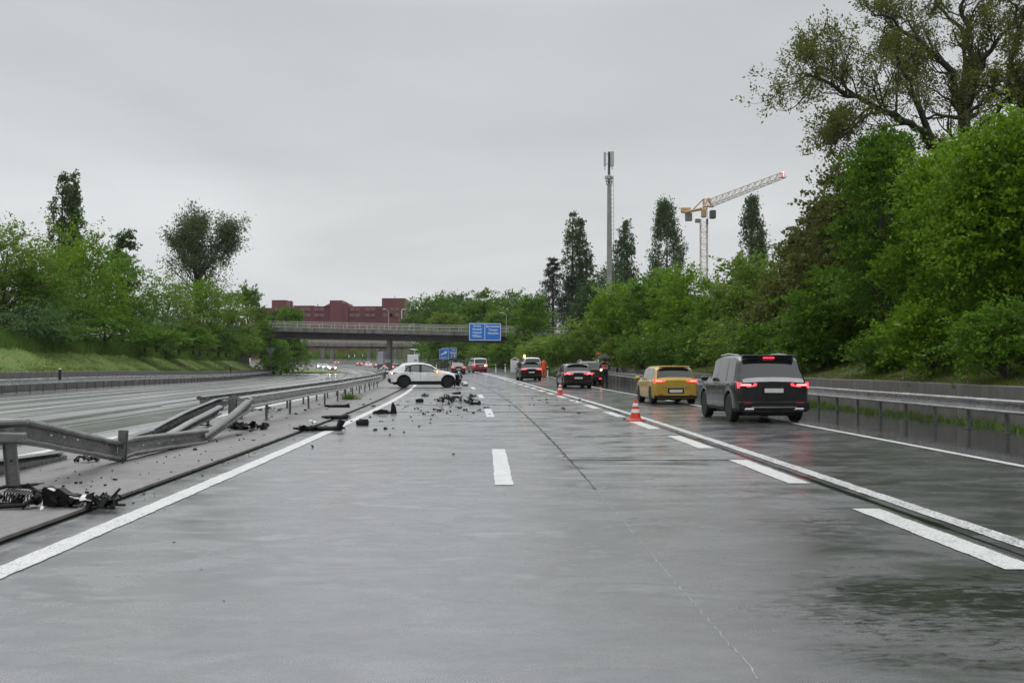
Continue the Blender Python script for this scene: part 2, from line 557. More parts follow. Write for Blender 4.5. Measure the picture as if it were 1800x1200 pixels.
median = empty('median_strip', kind='structure')
strip('median_surface', k_(-7.55), k_(-4.33), -14, END, 3, M['median_concrete'], .004, 4, median)
strip('drain_channel', k_(-4.34), k_(-4.16), -14, END, 3, M['tar'], -.035, 1, median)
mb = MB()
for i in range(0, 90):
    d0 = -12 + i * 2.0
    p, q = RP(-4.345, d0 + .01), RP(-4.345, d0 + 1.99)
    a = math.atan2(q.y - p.y, q.x - p.x)
    mb.box((p + q) / 2 + Vector((0, 0, -.005)), ((q - p).length, .05, .045), (0, 0, a), .008)
mb.build('channel_edge', M['kerb'], median, kind) if False else mb.build('channel_edge', M['kerb'], median)

tag(strip('exit_lane', lambda d: 4.26 + WS(d) + .003, lambda d: 8.28 + WH(d), -14, 240, 3, M['exit_asphalt'], 0.0, 4), kind='structure')
tag(strip('hard_shoulder', lambda d: 8.283 + WH(d), lambda d: RR(d) + 1.35 + WH(d) * .12 + .2 * sm(60, 100, d), -14, 225, 3, M['shoulder_asphalt'], -.003, 3), kind='structure')
tag(strip('opposite_carriageway', lambda d: LR(d) - .9, k_(-7.56), -14, END, 3, M['opposite_asphalt'], 0.0, 8), kind='structure')
# the slip road that joins on the far left, and the exit ramp that climbs away on the right
mb = MB()
R0 = [(-39.5, 192), (-47, 210), (-62, 238), (-82, 262)]
V, Q = [], []
for x, y in R0:
    V += [(x - 2.4, y + 4, gz(x, y) + .02), (x + 7.5, y - 6, gz(x + 7.5, y) + .02)]
for i in range(3): Q.append((2 * i, 2 * i + 1, 2 * i + 3, 2 * i + 2))
mb.add(V, Q); tag(mb.build('slip_road', M['opposite_asphalt']), kind='structure')
mb = MB()
V, Q = [], []
ER = [(200, -7.6, .0), (215, -6.9, .15), (232, -5.6, .5), (252, -3.2, 1.1), (275, .6, 1.9), (300, 6, 2.9)]
for y, x, zz in ER:
    g0 = gz(x, 200)
    V += [(x - 4.6, y, g0 + zz + .03), (x + 5.4, y - 1, g0 + zz + .03)]
for i in range(len(ER) - 1): Q.append((2 * i, 2 * i + 1, 2 * i + 3, 2 * i + 2))
mb.add(V, Q); tag(mb.build('exit_ramp', M['exit_asphalt']), kind='structure')

# ------------------------------------------------------------------ painted markings
marks = empty('road_markings', kind='structure')
def mark(name, off, wd, d0, d1, step=3.0, z=.0075):
    f = off if callable(off) else (lambda d, o=off: o)
    if d0 < 36:                      # near by, the painted edge is seen to wander a little
        de = min(d1, 40)
        def e(s, seed):
            ph = [rnd.uniform(0, 6.28) for _ in range(5)]
            return lambda d: f(d) + s * wd / 2 + .004 * math.sin(d * 3.1 + ph[0]) + .0035 * math.sin(d * 8.3 + ph[1]) + .003 * math.sin(d * 19 + ph[2]) + .003 * math.sin(d * 41 + ph[3])
        o = strip(name, e(-1, 0), e(1, 1), d0, de, .06, M['paint'], z, 1, marks)
        if d1 > 40: strip(name, lambda d: f(d) - wd / 2, lambda d: f(d) + wd / 2, 40, d1, step, M['paint'], z, 1, marks)
        return o
    return strip(name, lambda d: f(d) - wd / 2, lambda d: f(d) + wd / 2, d0, d1, step, M['paint'], z, 1, marks)
mark('edge_line', -3.62, .23, -12, END)
t = NT('agglomerate_paint')
g = t.noise(34, detail=3, rough=.75); g2 = t.noise(1.5, detail=4, rough=.6)
t.set(t.mix(t.math('MULTIPLY', t.rng(g, .47, .54), t.rng(g2, .35, .6, .6, 1.0)), (.72, .73, .71), (.16, .16, .16)), .45)
t.bump(t.rng(g, .47, .54, 1, 0), .8, .006)
M['paint_a'] = t.m
o_ = mark('edge_line', lambda d: 4.60 + WS(d), .21, -12, 226)
o_.data.materials[0] = M['paint_a']
mark('edge_line', lambda d: 8.13 + WH(d), .17, -12, 215)
for k in range(-1, 22):
    d = 14.5 + 18.5 * k
    mark('lane_dash', lambda d: .21 + .003 * max(0, d - 40), .24, d, d + 6.1, 3)
for k in range(-4, 16):
    d = 18.3 + 6.15 * k
    if d < 112: mark('lane_dash', lambda d: 4.05 + WS(d), .29, d - 3.6, d - .02, 3.6)
mark('edge_line', lambda d: 4.12 + WS(d), .28, 100, 226)
mark('edge_line', -7.85, .25, -12, 420)
mark('edge_line', lambda d: -15.6, .2, 30, 195)
mark('edge_line', lambda d: -15.6, .2, 195, 420)
for k in range(0, 23):
    d = 4.5 + 18.5 * k
    mark('lane_dash', -11.7, .16, d, d + 6, 3)

# ------------------------------------------------------------------ guard rails
t = NT('galvanised_steel')
f = t.noise(1.6, (1, 1, 3), detail=5, rough=.6)
t.set(t.mix(t.rng(f, .32, .68), (.30, .303, .306), (.47, .475, .48)), t.rng(f, .3, .7, .2, .34), 0.65)

M['steel'] = t.m
t = NT('weathered_steel')
f = t.noise(2.3, (1, 1, 2), detail=6, rough=.65)
t.set(t.mix(t.rng(f, .32, .68), (.10, .10, .10), (.20, .20, .198)), t.rng(f, .3, .7, .2, .36), 0.3)
M['wsteel'] = t.m
M['post'] = plain('post_steel', (.14, .14, .14), .5, .5, var=.35, sc=5)
M['bolt'] = plain('bolt', (.5, .5, .5), .35, .9)
PROF = [(-.03, .755), (-.01, .77), (.03, .774), (.075, .765), (.1, .74), (.102, .712), (.085, .692), (.03, .672), (.022, .60), (.03, .545), (.085, .525), (.1, .505), (.1, .478), (.07, .458), (.0, .45), (-.02, .458)]

def rail_mesh(name, P, side, mat, top0=0.772, tilt=None, th=.004, hs=None):
    """A rolled rail through the points P (x,y,z = foot of the rail's back edge, z added to the profile heights); side=+1 faces +X"""
    V, Q = [], []
    n = len(PROF)
    for i, p in enumerate(P):
        a = Vector(P[max(0, i - 1)]); b = Vector(P[min(len(P) - 1, i + 1)])
        t = (b - a); t.z = 0; t.normalize()
        nn = Vector((t.y, -t.x, 0)) * side
        ti = tilt[i] if tilt else 0.0
        sc = hs[i] if hs else 1.0
        for layer in (0, 1):
            for (yo, zo) in PROF:
                y_, z_ = yo - layer * th * 1.5, (zo - .6) * sc
                y2 = y_ * math.cos(ti) + z_ * math.sin(ti)
                z2 = -y_ * math.sin(ti) + z_ * math.cos(ti)
                q = Vector(p) + nn * y2
                V.append((q.x, q.y, p[2] + .6 + z2))
    m = 2 * n
    for i in range(len(P) - 1):
        for k in range(n - 1):
            Q.append((i * m + k, i * m + k + 1, (i + 1) * m + k + 1, (i + 1) * m + k))
            Q.append((i * m + n + k + 1, i * m + n + k, (i + 1) * m + n + k, (i + 1) * m + n + k + 1))
        Q.append((i * m, (i + 1) * m, (i + 1) * m + n, i * m + n))
        Q.append((i * m + n - 1, i * m + 2 * n - 1, (i + 1) * m + 2 * n - 1, (i + 1) * m + n - 1))
    for i in (0, len(P) - 1):
        for k in range(n - 1):
            Q.append((i * m + k, i * m + n + k, i * m + n + k + 1, i * m + k + 1))
    mb = MB(); mb.v = V; mb.f = Q
    return mb.mesh(name, mat, False)

def post_mesh(h=.74, name='post'):
    mb = MB()
    mb.box((0, 0, h / 2 - .05), (.012, .1, h + .1))
    mb.box((-.026, -.05, h / 2 - .05), (.05, .012, h + .1))
    mb.box((-.026, .05, h / 2 - .05), (.05, .012, h + .1))
    mb.box((0, 0, .006), (.16, .2, .012))
    return mb.mesh(name, M['post'])
POST = post_mesh()

def guard_rail(label, offf, side, d0, d1, sec=4.0, ps=2.0, post_off=-.1, group=None, mat=None, tiltn=0.0):
    root = empty('guard_rail', RP(offf(d0), d0), 0, label, 'guard rail', group)
    base = root.location
    d = d0; i = 0
    while d < d1 - .5:
        e = min(d + sec, d1)
        P = []
        for k in range(3):
            dd = d + (e + .12 - d) * k / 2
            p = RP(offf(dd), dd) + Vector((side * .003 * (i % 2), 0, -.002 * (i % 2)))
            P.append(p - base)
        me = rail_mesh('rail_section', P, side, mat or M['steel'])
        s = link_mesh('rail_section', me, root)
        d += sec; i += 1
    n = int((d1 - d0) / ps)
    for k in range(n + 1):
        dd = d0 + .35 + k * ps
        if dd > d1: break
        p = RP(offf(dd) - side * .075 + post_off * 0, dd)
        rz = math.atan(-HEAD(dd)) + (0 if side > 0 else math.pi)
        link_mesh('post', POST, root, p - base, (rnd.gauss(0, .012), rnd.gauss(0, .012), rz))
    return root

M['boltm'] = M['bolt']
gr_r = guard_rail('grey steel guard rail in front of the right retaining wall, below the green trees', RR, -1, 11, 131)
mb = MB()
for i in range(40):
    dd = 11 + i * 4.0
    if dd > 100: break
    for q in (-.12, .12):
        p = RP(RR(dd) - .05, dd + q) - gr_r.location
        mb.lathe([(.018, 0), (.018, .018), (.0, .022)], 6, p + Vector((0, 0, .768)))
        mb.lathe([(.016, 0), (.016, -.02), (.0, -.022)], 6, p + Vector((.03, 0, .62)), 'Y')
mb.build('rail_bolts', M['bolt'], gr_r)['kind'] = 'stuff'
guard_rail('long grey guard rail on the far left, under the mown grass bank', LR, 1, 38, 206)
# median: our side stands on from the bent point, the opposite side behind it
guard_rail('double median guard rail, near side, from the kink to the white crashed car', lambda d: -5.92 + .12 * math.exp(-((d - 47) / 5) ** 2), 1, 26.9, 79, ps=4.02)
guard_rail('median guard rail facing the opposite carriageway, behind the near one', lambda d: -6.95, -1, 27.6, 178, ps=4.0)
guard_rail('far stretch of median guard rail on the curve beyond the bridge pier', lambda d: -7.3, -1, 184, 420, ps=4.0)

# ------------------------------------------------------------------ the wrecked stretch of median rail
wreck = empty('wrecked_guard_rail', G(25, 855), 0, 'crumpled median guard rail bent down to the ground at the lower left', 'guard rail')
B = wreck.location.copy()
def wr(pts, side, mat, name, sub=5):
    """pts: (px, py_of_top, d, tilt, hscale)"""
    P, T, HS = [], [], []
    n = len(pts)
    for i in range(n - 1):
        for k in range(sub if i < n - 2 else sub + 1):
            f = k / sub
            a, b = pts[i], pts[i + 1]
            p0, p1 = PT(a[0], a[1], a[2]), PT(b[0], b[1], b[2])
            p = p0.lerp(p1, f)
            P.append(p + Vector((rnd.gauss(0, .003), 0, rnd.gauss(0, .0025))) - Vector((0, 0, .772)) - B)
            T.append(a[3] * (1 - f) + b[3] * f + rnd.gauss(0, .015)); HS.append(a[4] * (1 - f) + b[4] * f)
    me = rail_mesh(name, P, side, mat, tilt=T, hs=HS)
    return link_mesh(name, me, wreck)
wr([(-330, 748, 12.9, 0, 1.05), (-120, 741, 13.7, 0, 1.05), (43, 735, 14.5, .05, 1.05)], 1, M['wsteel'], 'rail_section')
wr([(36, 735, 14.6, .1, 1.05), (112, 752, 15.9, .25, 1.05), (160, 763, 16.9, .2, 1.0), (203, 775, 17.9, -.05, 1.0)], 1, M['wsteel'], 'rail_section')
wr([(205, 776, 17.95, -.1, 1), (228, 768, 18.5, -.15, 1), (290, 760, 20.3, -.05, .95), (358, 752, 22.3, .1, .95)], 1, M['wsteel'], 'rail_section')
wr([(350, 757, 22.2, .5, .75), (395, 727, 24.4, .55, .8), (437, 698, 26.9, .1, 1.0)], 1, M['wsteel'], 'rail_section')
wr([(432, 699, 26.7, .1, 1), (440, 700, 27.1, 0, 1)], 1, M['wsteel'], 'rail_section', 2)
# the opposite rail, torn off and lying, then climbing back
wr([(-260, 850, 13.0, -.1, 1), (-60, 815, 14.7, -.1, 1), (120, 789, 18.6, -.15, .95)], -1, M['wsteel'], 'rail_section')
wr([(185, 771, 20.9, -.4, .6), (268, 749, 24.0, -.3, .7)], -1, M['wsteel'], 'rail_section')
wr([(264, 751, 23.9, -.2, .8), (320, 724, 25.6, -.1, .9), (381, 700, 27.4, 0, .95), (400, 697, 28.2, 0, 1)], -1, M['wsteel'], 'rail_section')
wr([(286, 757, 23.6, .35, .6), (335, 731, 25.1, .3, .62), (384, 708, 27.0, .2, .7)], 1, M['wsteel'], 'rail_section')
# standing and torn posts
def cpost(p, h, rot, wd=.14, name='post'):
    mb = MB()
    mb.box((0, 0, h / 2), (wd, .01, h))
    mb.box((-wd / 2, -.03, h / 2), (.01, .06, h))
    mb.box((wd / 2, -.03, h / 2), (.01, .06, h))
    o = mb.build(name, M['wsteel'], wreck, loc=p - B, rot=rot)
    h2 = MB(); h2.lathe([(.018, 0), (.018, -.004), (0, -.005)], 10, (0, 0, 0), 'Y')
    h2.build('bolt_hole', M['seal'], o, loc=(0, -.004, h * .45))
    return o
cpost(G(25, 856), .75, (0, -.10, .15), .15)
cpost(G(213, 811), .5, (.02, .05, .5), .14)
cpost(G(407, 751), .72, (0, 0, .2), .15)
mb = MB()    # spacer block on the near post
p = PT(8, 768, 14.2)
mb.box((0, 0, 0), (.5, .16, .13), None, .02)
mb.build('spacer', M['wsteel'], wreck, loc=p - B, rot=(0, .03, .1))
mb = MB()    # daylight through the bent rail's bolt holes, added as small bright studs
for px, py, d in ((79, 765, 15.2), (102, 768, 15.6), (126, 773, 16.0), (243, 782, 18.7), (270, 779, 19.5), (295, 773, 20.3)):
    mb.lathe([(.012, 0), (.012, .06), (0, .065)], 8, PT(px, py, d) - B + Vector((.09, -.06, 0)), 'Y')
mb.build('hole_daylight', M['bolt'], wreck)

# ------------------------------------------------------------------ walls and banks
t = NT('wall_concrete')
f = t.noise(.8, (1, 1, 1), detail=6, rough=.65); g = t.noise(1.2, (4, 4, .25), detail=4)
c = t.mix(t.rng(f, .3, .7), (.095, .09, .08), (.175, .168, .152))
t.set(t.mix(t.math('MULTIPLY', t.rng(g, .5, .7), .6), c, (.05, .05, .045)), .7)
t.bump(t.noise(9, detail=5), .3, .02)
M['wall'] = t.m
def wall(label, offf, d0, d1, h, thick, sgn, ps):
    root = empty('retaining_wall', RP(offf(d0), d0), 0, label, 'wall')
    n = int((d1 - d0) / ps)
    for i in range(n):
        a, b = d0 + i * ps, d0 + (i + 1) * ps - .025
        p, q = RP(offf(a), a), RP(offf(b), b)
        mid = (p + q) / 2
        ang = math.atan2(q.y - p.y, q.x - p.x)
        sl = -math.atan2(q.z - p.z, (q - p).length)
        mb = MB(); mb.box((0, 0, h / 2 - .15), ((q - p).length, thick, h + .3), None, .02)
        mb.build('wall_panel', M['wall'], root, loc=mid + Vector((sgn * thick / 2, 0, rnd.uniform(-.012, .012))) - root.location, rot=(0, sl, ang))
    return root
def WR_(d): return RR(d) + 1.55 + WH(d) * .1
def WL_(d): return LR(d) - 1.1
wall('low grey concrete retaining wall behind the right guard rail', WR_, 10, 140, 1.0, .3, 1, 4.3)
wall('long dark concrete wall at the foot of the left grass bank', WL_, 36, 196, 1.12, .3, -1, 5.0)

t = NT('bank_grass')
f = t.noise(.7, (1, .5, 1), detail=6, rough=.7); g = t.noise(5, detail=6, rough=.8)
c = t.mix(t.rng(f, .35, .65), (.068, .145, .010), (.14, .19, .022))
c = t.mix(t.math('MULTIPLY', t.rng(g, .45, .7), .6), c, (.05, .07, .015))
t.set(c, .85); t.bump(g, .9, .08)
M['bank'] = t.m
t = NT('bank_grass_right')
f = t.noise(.9, (1, .5, 1), detail=6, rough=.7); g = t.noise(6, detail=6, rough=.8)
c = t.mix(t.rng(f, .35, .65), (.06, .09, .018), (.15, .13, .045))
c = t.mix(t.math('MULTIPLY', t.rng(g, .45, .7), .7), c, (.035, .045, .012))
t.set(c, .85); t.bump(g, .9, .08)
M['bank_r'] = t.m

def bank(name, offs, d0, d1, mat, label=None):
    V, Q = [], []
    n = int((d1 - d0) / 3)
    for i in range(n + 1):
        d = d0 + (d1 - d0) * i / n
        for j, (o, zz) in enumerate(offs):
            x = CL(d) + o(d)
            V.append((x, d, gz(x if j < 2 else CL(d) + offs[0][0](d), d) + zz(d) + (rnd.gauss(0, .06) if 0 < j else 0)))
    m = len(offs)
    for i in range(n):
        for j in range(m - 1):
            p = i * m + j
            Q.append((p, p + 1, p + m + 1, p + m))
    mb = MB(); mb.v = V; mb.f = Q
    o = mb.build(name, mat, None, True, 80)
    tag(o, kind='structure')
    return o
# heights and distances behind the walls
BR = [(lambda d: WR_(d) + .3, lambda d: .97), (lambda d: WR_(d) + .9, lambda d: 1.12), (lambda d: WR_(d) + 2.2, lambda d: 1.45), (lambda d: WR_(d) + 4, lambda d: 1.9), (lambda d: WR_(d) + 9, lambda d: 2.5), (lambda d: WR_(d) + 30, lambda d: 3.0)]
bank('right_bank', BR, 8, 236, M['bank_r'])
BL = [(lambda d: WL_(d) - .3, lambda d: 1.08), (lambda d: WL_(d) - 1.2, lambda d: 1.35), (lambda d: WL_(d) - 3, lambda d: 2.2), (lambda d: WL_(d) - 5, lambda d: 3.2), (lambda d: WL_(d) - 9, lambda d: 4.1), (lambda d: WL_(d) - 40, lambda d: 3.4)]
bank('left_bank', BL, 30, 186, M['bank'])
# the grass nose between the slip road and the motorway
mb = MB()
P = [(545, 652), (605, 652), (612, 655), (575, 657), (500, 657), (470, 654)]
mb.v = [tuple(G(x, y) + Vector((0, 0, .06))) for x, y in [(455, 654.5), (612, 655.5), (596, 651.5), (520, 647), (450, 646)]]
mb.f = [(0, 1, 2, 3, 4)]
tag(mb.build('grass_nose', M['bank']), kind='structure')
# grass gore on the right of the motorway beyond the exit lane
V, Q = [], []
for i, d in enumerate(range(222, 420, 9)):
    a, b = CL(d) + 4.4 + WS(d) + 1.0, CL(d) + 4.4 + WS(d) + 30
    V += [(a, d, gz(a, d) - .01), (a + 3, d, gz(a, d) + .25), (b, d, gz(a, d) + 3.2)]
    if i:
        p = (i - 1) * 3
        for j in (0, 1): Q.append((p + j, p + j + 1, p + j + 4, p + j + 3))
mb = MB(); mb.v = V; mb.f = Q; tag(mb.build('grass_gore', M['bank']), kind='structure')
# ------------------------------------------------------------------ bridges
t = NT('bridge_concrete')
f = t.noise(.5, detail=6, rough=.65); g = t.noise(.9, (1.5, 1.5, .2), detail=5)
c = t.mix(t.rng(f, .3, .7), (.13, .125, .115), (.23, .225, .21))
t.set(t.mix(t.math('MULTIPLY', t.rng(g, .5, .68), .7), c, (.05, .048, .044)), .75)
t.bump(t.noise(5, detail=4), .25, .03)
M['bconc'] = t.m
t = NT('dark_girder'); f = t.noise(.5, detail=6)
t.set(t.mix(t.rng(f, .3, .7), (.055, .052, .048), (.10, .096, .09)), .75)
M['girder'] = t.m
M['rail_paint'] = plain('railing_paint', (.42, .42, .36), .5, var=.2)

def bridge(label, x0, x1, yc, wd, ztop0, ztop1, fascia, depth, piers, rail_h, ps, yaw=0.0, inset=.45):
    """deck from x0 to x1 along X, near face at yc; ztop = top of the edge beam at each end"""
    root = empty('road_bridge', ((x0 + x1) / 2, yc, 0), yaw, label, 'bridge')
    L = x1 - x0; sl = math.atan2(ztop1 - ztop0, L); xm = (x0 + x1) / 2; zm = (ztop0 + ztop1) / 2
    Ll = L / math.cos(sl)
    R = (0, -sl, 0)
    def zt(x): return zm + (x) * math.tan(sl)
    for yy in (0, wd):
        mb = MB(); mb.box((0, 0, 0), (Ll, .45, fascia), None, .03)
        mb.build('edge_beam', M['bconc'], root, loc=(0, yy + (.22 if yy == 0 else -.22), zm - fascia / 2), rot=R)
    mb = MB(); mb.box((0, 0, 0), (Ll, wd - .9 - 2 * inset, depth))
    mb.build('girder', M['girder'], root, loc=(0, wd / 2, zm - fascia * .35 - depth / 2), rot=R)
    mb = MB(); mb.box((0, 0, 0), (Ll, wd - .92, .24))
    mb.build('deck', M['bconc'], root, loc=(0, wd / 2, zm - .16), rot=R)
    # railing
    pm = MB(); pm.box((0, 0, rail_h / 2), (.1, .08, rail_h)); pm = pm.mesh('railing_post', M['rail_paint'])
    n = int(L / ps)
    for yy in (.2, wd - .2):
        for i in range(n + 1):
            x = -L / 2 + i * ps
            link_mesh('railing_post', pm, root, (x, yy, zt(x)))
        for k, hh in enumerate((rail_h, rail_h * .55, rail_h * .12)):
            mb = MB(); mb.box((0, 0, 0), (Ll, .07, .12 if k == 0 else .08))
            mb.build('handrail', M['rail_paint'], root, loc=(0, yy - .075, zm + hh), rot=R)
    for (px, py, w1, w2) in piers:
        g = gz(px, yc + py)
        zz = zt(px - xm) - fascia * .35 - depth
        mb = MB(); mb.box((0, 0, (zz - g - .3) / 2), (w1, w2, zz - g + .3), None, .08)
        mb.build('pier', M['bconc'], root, loc=(px - xm, py, g))
    return root
zL, zR = PT(455, 575, 180).z, PT(905, 585, 180).z
sl_ = (zR - zL) / (PT(905, 585, 180).x - PT(455, 575, 180).x)
xa, xb = -58.0, 9.0
nb = bridge('nearest concrete road bridge with pale railing carrying the blue direction sign', xa, xb, 180, 9.5,
            zL + sl_ * (xa + 40.4), zL + sl_ * (xb + 40.4), .62, 1.35, [(-19.9, 3.5, .62, 3.0)], 1.0, 1.98, inset=.9)
for x in (-45.5, 6.6):     # abutments
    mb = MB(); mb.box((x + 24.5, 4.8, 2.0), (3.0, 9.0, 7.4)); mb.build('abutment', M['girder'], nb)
z0, z1 = PT(535, 611, 335).z, PT(735, 614, 335).z
sb = bridge('second grey road bridge farther off, seen under the nearest bridge', -88, -26, 335, 11, PT(535, 603, 335).z + .4, PT(735, 606, 335).z + .25, .95, 1.0,
            [(-56.3, 1.5, 1.3, 1.3), (-53.6, 1.5, 1.3, 1.3), (-42.6, 1.5, 1.3, 1.3), (-39.8, 1.5, 1.3, 1.3), (-61.5, 1.5, 1.0, 1.0)], .8, 4.0)
for c_, s_ in (((25.0, 5.5, 2.2), (4.2, 10.4, 7.4)), ((22.4, .6, 2.2), (.6, .8, 7.4)), ((-27.5, 5.5, 2.2), (6, 10.4, 7.4))):
    mb = MB(); mb.box(c_, s_); mb.build('abutment', M['bconc'], sb)

# ------------------------------------------------------------------ the red building
t = NT('red_cladding')
tc = t.coord((1, 1, 1))
wv = t.n('TexWave', wave_type='BANDS', bands_direction='X'); wv.inputs['Scale'].default_value = .9; t.l(tc, wv.inputs['Vector'])
f = t.noise(.08, detail=4)
c = t.mix(t.rng(f, .3, .7), (.135, .030, .038), (.17, .040, .048))
t.set(t.mix(t.math('MULTIPLY', t.rng(wv.outputs['Fac'], .75, .95), .35), c, (.09, .02, .03)), .5)
t.bump(wv.outputs['Fac'], .3, .05)
M['red'] = t.m
M['red_win'] = plain('red_shutter', (.21, .09, .10), .5)
M['white_trim'] = plain('white_trim', (.7, .7, .7), .5)
D = 470.0
def bx(px): return (px - CX) / F * D
def bz(py): return PT(900, py, D).z
rb = empty('red_building', (bx(600), D, 0), 0, 'long dark red windowless warehouse building above the nearest bridge', 'building')
def blk(name, pa, pb, py, y0, dep, mat=None):
    mb = MB(); z = bz(py)
    mb.box((bx((pa + pb) / 2) - bx(600), y0 + dep / 2, z / 2), (bx(pb) - bx(pa), dep, z))
    return mb.build(name, mat or M['red'], rb)
blk('hall', 440, 520, 541, .3, 60)
blk('hall', 516, 552, 537, 0, 60)
blk('hall', 552, 672, 538, .4, 60)
blk('stair_tower', 480, 506, 528, -3, 14)
blk('stair_tower', 672, 713, 524.5, -2, 22)
blk('roof_house', 580, 602, 528, -1, 16)
blk('roof_house', 602, 612, 533, -.6, 14)
mb = MB()
mb.v = [(bx(568) - bx(600), -.5, bz(539)), (bx(580) - bx(600), -.5, bz(533)), (bx(580) - bx(600), -.5, bz(539)), (bx(568) - bx(600), 9, bz(539)), (bx(580) - bx(600), 9, bz(533)), (bx(580) - bx(600), 9, bz(539))]
mb.f = [(0, 2, 1), (3, 4, 5), (0, 1, 4, 3), (1, 2, 5, 4), (0, 3, 5, 2)]
mb.build('sloping_roof', M['red'], rb)
for cxp in (537, 561, 624, 651, 683, 694):
    for cyp in (543.5, 554):
        if cxp > 680 and cyp < 550 and cxp < 690: continue
        for s in (-1.1, 1.1):
            mb = MB(); mb.box((bx(cxp) - bx(600) + s, -.5 if cxp < 672 else -2.1, bz(cyp)), (1.8, .25, 1.3), None, .04)
            mb.build('window', M['red_win'], rb)
mb = MB(); mb.box((0, 0, 0), (1.6, .2, 4.4))
mb = MB(); x_ = bx(707) - bx(600)
for i, (a, b, c2, d2) in enumerate(((0, 0, .45, 4.2), (1.0, 1.9, 2.0, .45), (1.0, 0.2, 1.6, .45))):
    mb.box((x_ + a, -2.3, bz(552) + b), (c2, .3, d2))
mb.build('roof_letter', M['white_trim'], rb)
mb = MB(); mb.tube([(bx(510) - bx(600), 2, bz(541)), (bx(510) - bx(600), 2, bz(528))], .35, 8); mb.tube([(bx(557) - bx(600), 2, bz(538)), (bx(557) - bx(600), 2, bz(534))], .2, 6)
mb.tube([(bx(693) - bx(600), 2, bz(525)), (bx(693) - bx(600), 2, bz(519))], .12, 6)
mb.build('chimney', M['red'], rb)
for px, py, wpx, hpx, lab in ((806, 521, 18, 30, 'small dark red block peeping between the trees right of the blue sign'),):
    mb = MB(); mb.box((0, 0, 0), (wpx / F * 420, 10, 18)); mb.box((0, -4, 9.2), (wpx / F * 420 + .4, 3, .5))
    tag(mb.build('far_building', M['red'], loc=PT(px, py, 420) + Vector((0, 0, -9.2))), lab, 'building')

# ------------------------------------------------------------------ phone mast
M['mast'] = plain('mast_concrete', (.26, .26, .25), .6, var=.2, sc=1)
M['antenna'] = plain('antenna_plastic', (.42, .43, .42), .45, var=.08)
M['dark_metal'] = plain('dark_metal', (.07, .07, .075), .45, .3)
D = 160.0
mp = PT(1071, 560, D); topz = PT(1075, 292, D).z
x0_, x1_ = PT(1071, 530, D).x, PT(1075, 290, D).x
mast = empty('phone_mast', (x0_, D, 1.5), 0, 'tall slim grey phone mast with ladder and white antennas above the trees', 'mast')
B_ = mast.location
mb = MB(); mb.tube([(0, 0, 0), (0, 0, topz - 4)], [.46, .26], 16); mb.build('pole', M['mast'], mast, True)
z_c = PT(1075, 312, D).z - 1.5
mb = MB(); mb.tube([(0, 0, topz - 6), (0, 0, PT(1075, 267, D).z - 1.5)], [.2, .17], 10); mb.build('upper_pole', M['dark_metal'], mast, True)
mb = MB()
for s in (.42, .72): mb.tube([(s + .02, -.1, 2), (s - .12, -.1, z_c)], .03, 5)
k = 3.0
while k < z_c: 
    mb.box((.55 - .14 * k / z_c, -.1, k), (.32, .04, .05)); k += .62
mb.build('ladder', M['mast'], mast)
zt_ = PT(1075, 280, D).z - 1.5
for x, y, w_, hgt in ((-.6, -.1, .34, 1.95 * 1.05), (.42, -.3, .5, 2.15), (.1, .6, .4, 2.1)):
    mb = MB(); mb.box((x, y, zt_), (w_, .25, hgt), None, .05); mb.build('antenna', M['antenna'], mast)
mb = MB()
for zz in (zt_ - .7, zt_ + .7): mb.box((-.1, -.1, zz), (.9, .06, .06))
mb.box((-.6, -.1, zt_ - 1.35), (.08, .08, .5)); mb.box((.42, -.2, zt_ - 1.3), (.1, .1, .4))
mb.build('antenna_bracket', M['dark_metal'], mast)
mb = MB()
for k in range(3):
    a = k * 2.09 + .4
    mb.box((.42 * math.cos(a), .42 * math.sin(a), z_c), (.42, .35, .55), (0, 0, a), .04)
mb.lathe([(.2, z_c - .6), (.55, z_c - .55), (.55, z_c - .5), (.2, z_c - .45)], 12)
for k in range(5):
    a = k * 1.26
    mb.box((.42 * math.cos(a), .42 * math.sin(a), z_c - .75), (.12, .12, .6))
mb.build('radio_unit', M['antenna'], mast)

# ------------------------------------------------------------------ tower crane
M['crane_y'] = plain('crane_orange', (.52, .33, .17), .5, var=.15)
M['crane_g'] = plain('crane_white', (.50, .44, .40), .5, var=.15)
M['crane_r'] = plain('crane_red', (.55, .06, .05), .5)
M['ballast'] = plain('crane_ballast', (.2, .2, .2), .7)
D = 300.0
cz = PT(1237, 368, D)
crane = empty('tower_crane', (cz.x, D, 1.0), 0, 'orange tower crane with pale lattice jib above the trees on the right', 'crane')
zt_ = cz.z - 1.0
def lattice(mb, P0, P1, w0, w1, n, r, tri=False):
    P0, P1 = Vector(P0), Vector(P1); t_ = (P1 - P0).normalized()
    up = Vector((0, 0, 1)) if abs(t_.z) < .9 else Vector((0, 1, 0))
    sx = t_.cross(up).normalized(); sy = sx.cross(t_)
    def c(i, k):
        f = i / n; p = P0.lerp(P1, f); w_ = w0 + (w1 - w0) * f
        if tri:
            o = [(-.5, 0), (.5, 0), (0, .9)][k]
        else:
            o = [(-.5, -.5), (.5, -.5), (.5, .5), (-.5, .5)][k]
        return p + sx * o[0] * w_ + sy * o[1] * w_
    m = 3 if tri else 4
    for k in range(m): mb.tube([c(0, k), c(n, k)], r, 4)
    for i in range(n):
        for k in range(m):
            a, b = (k, (k + 1) % m) if i % 2 else ((k + 1) % m, k)
            mb.tube([c(i, a), c(i + 1, b)], r * .6, 3, False)
            mb.tube([c(i, k), c(i, (k + 1) % m)], r * .55, 3, False)
mb = MB(); lattice(mb, (0, 0, 0), (0, 0, zt_ - 2.8), 1.75, 1.75, 24, .11); mb.build('mast_section', M['crane_g'], crane)
tip = PT(1379, 311, 246) - crane.location
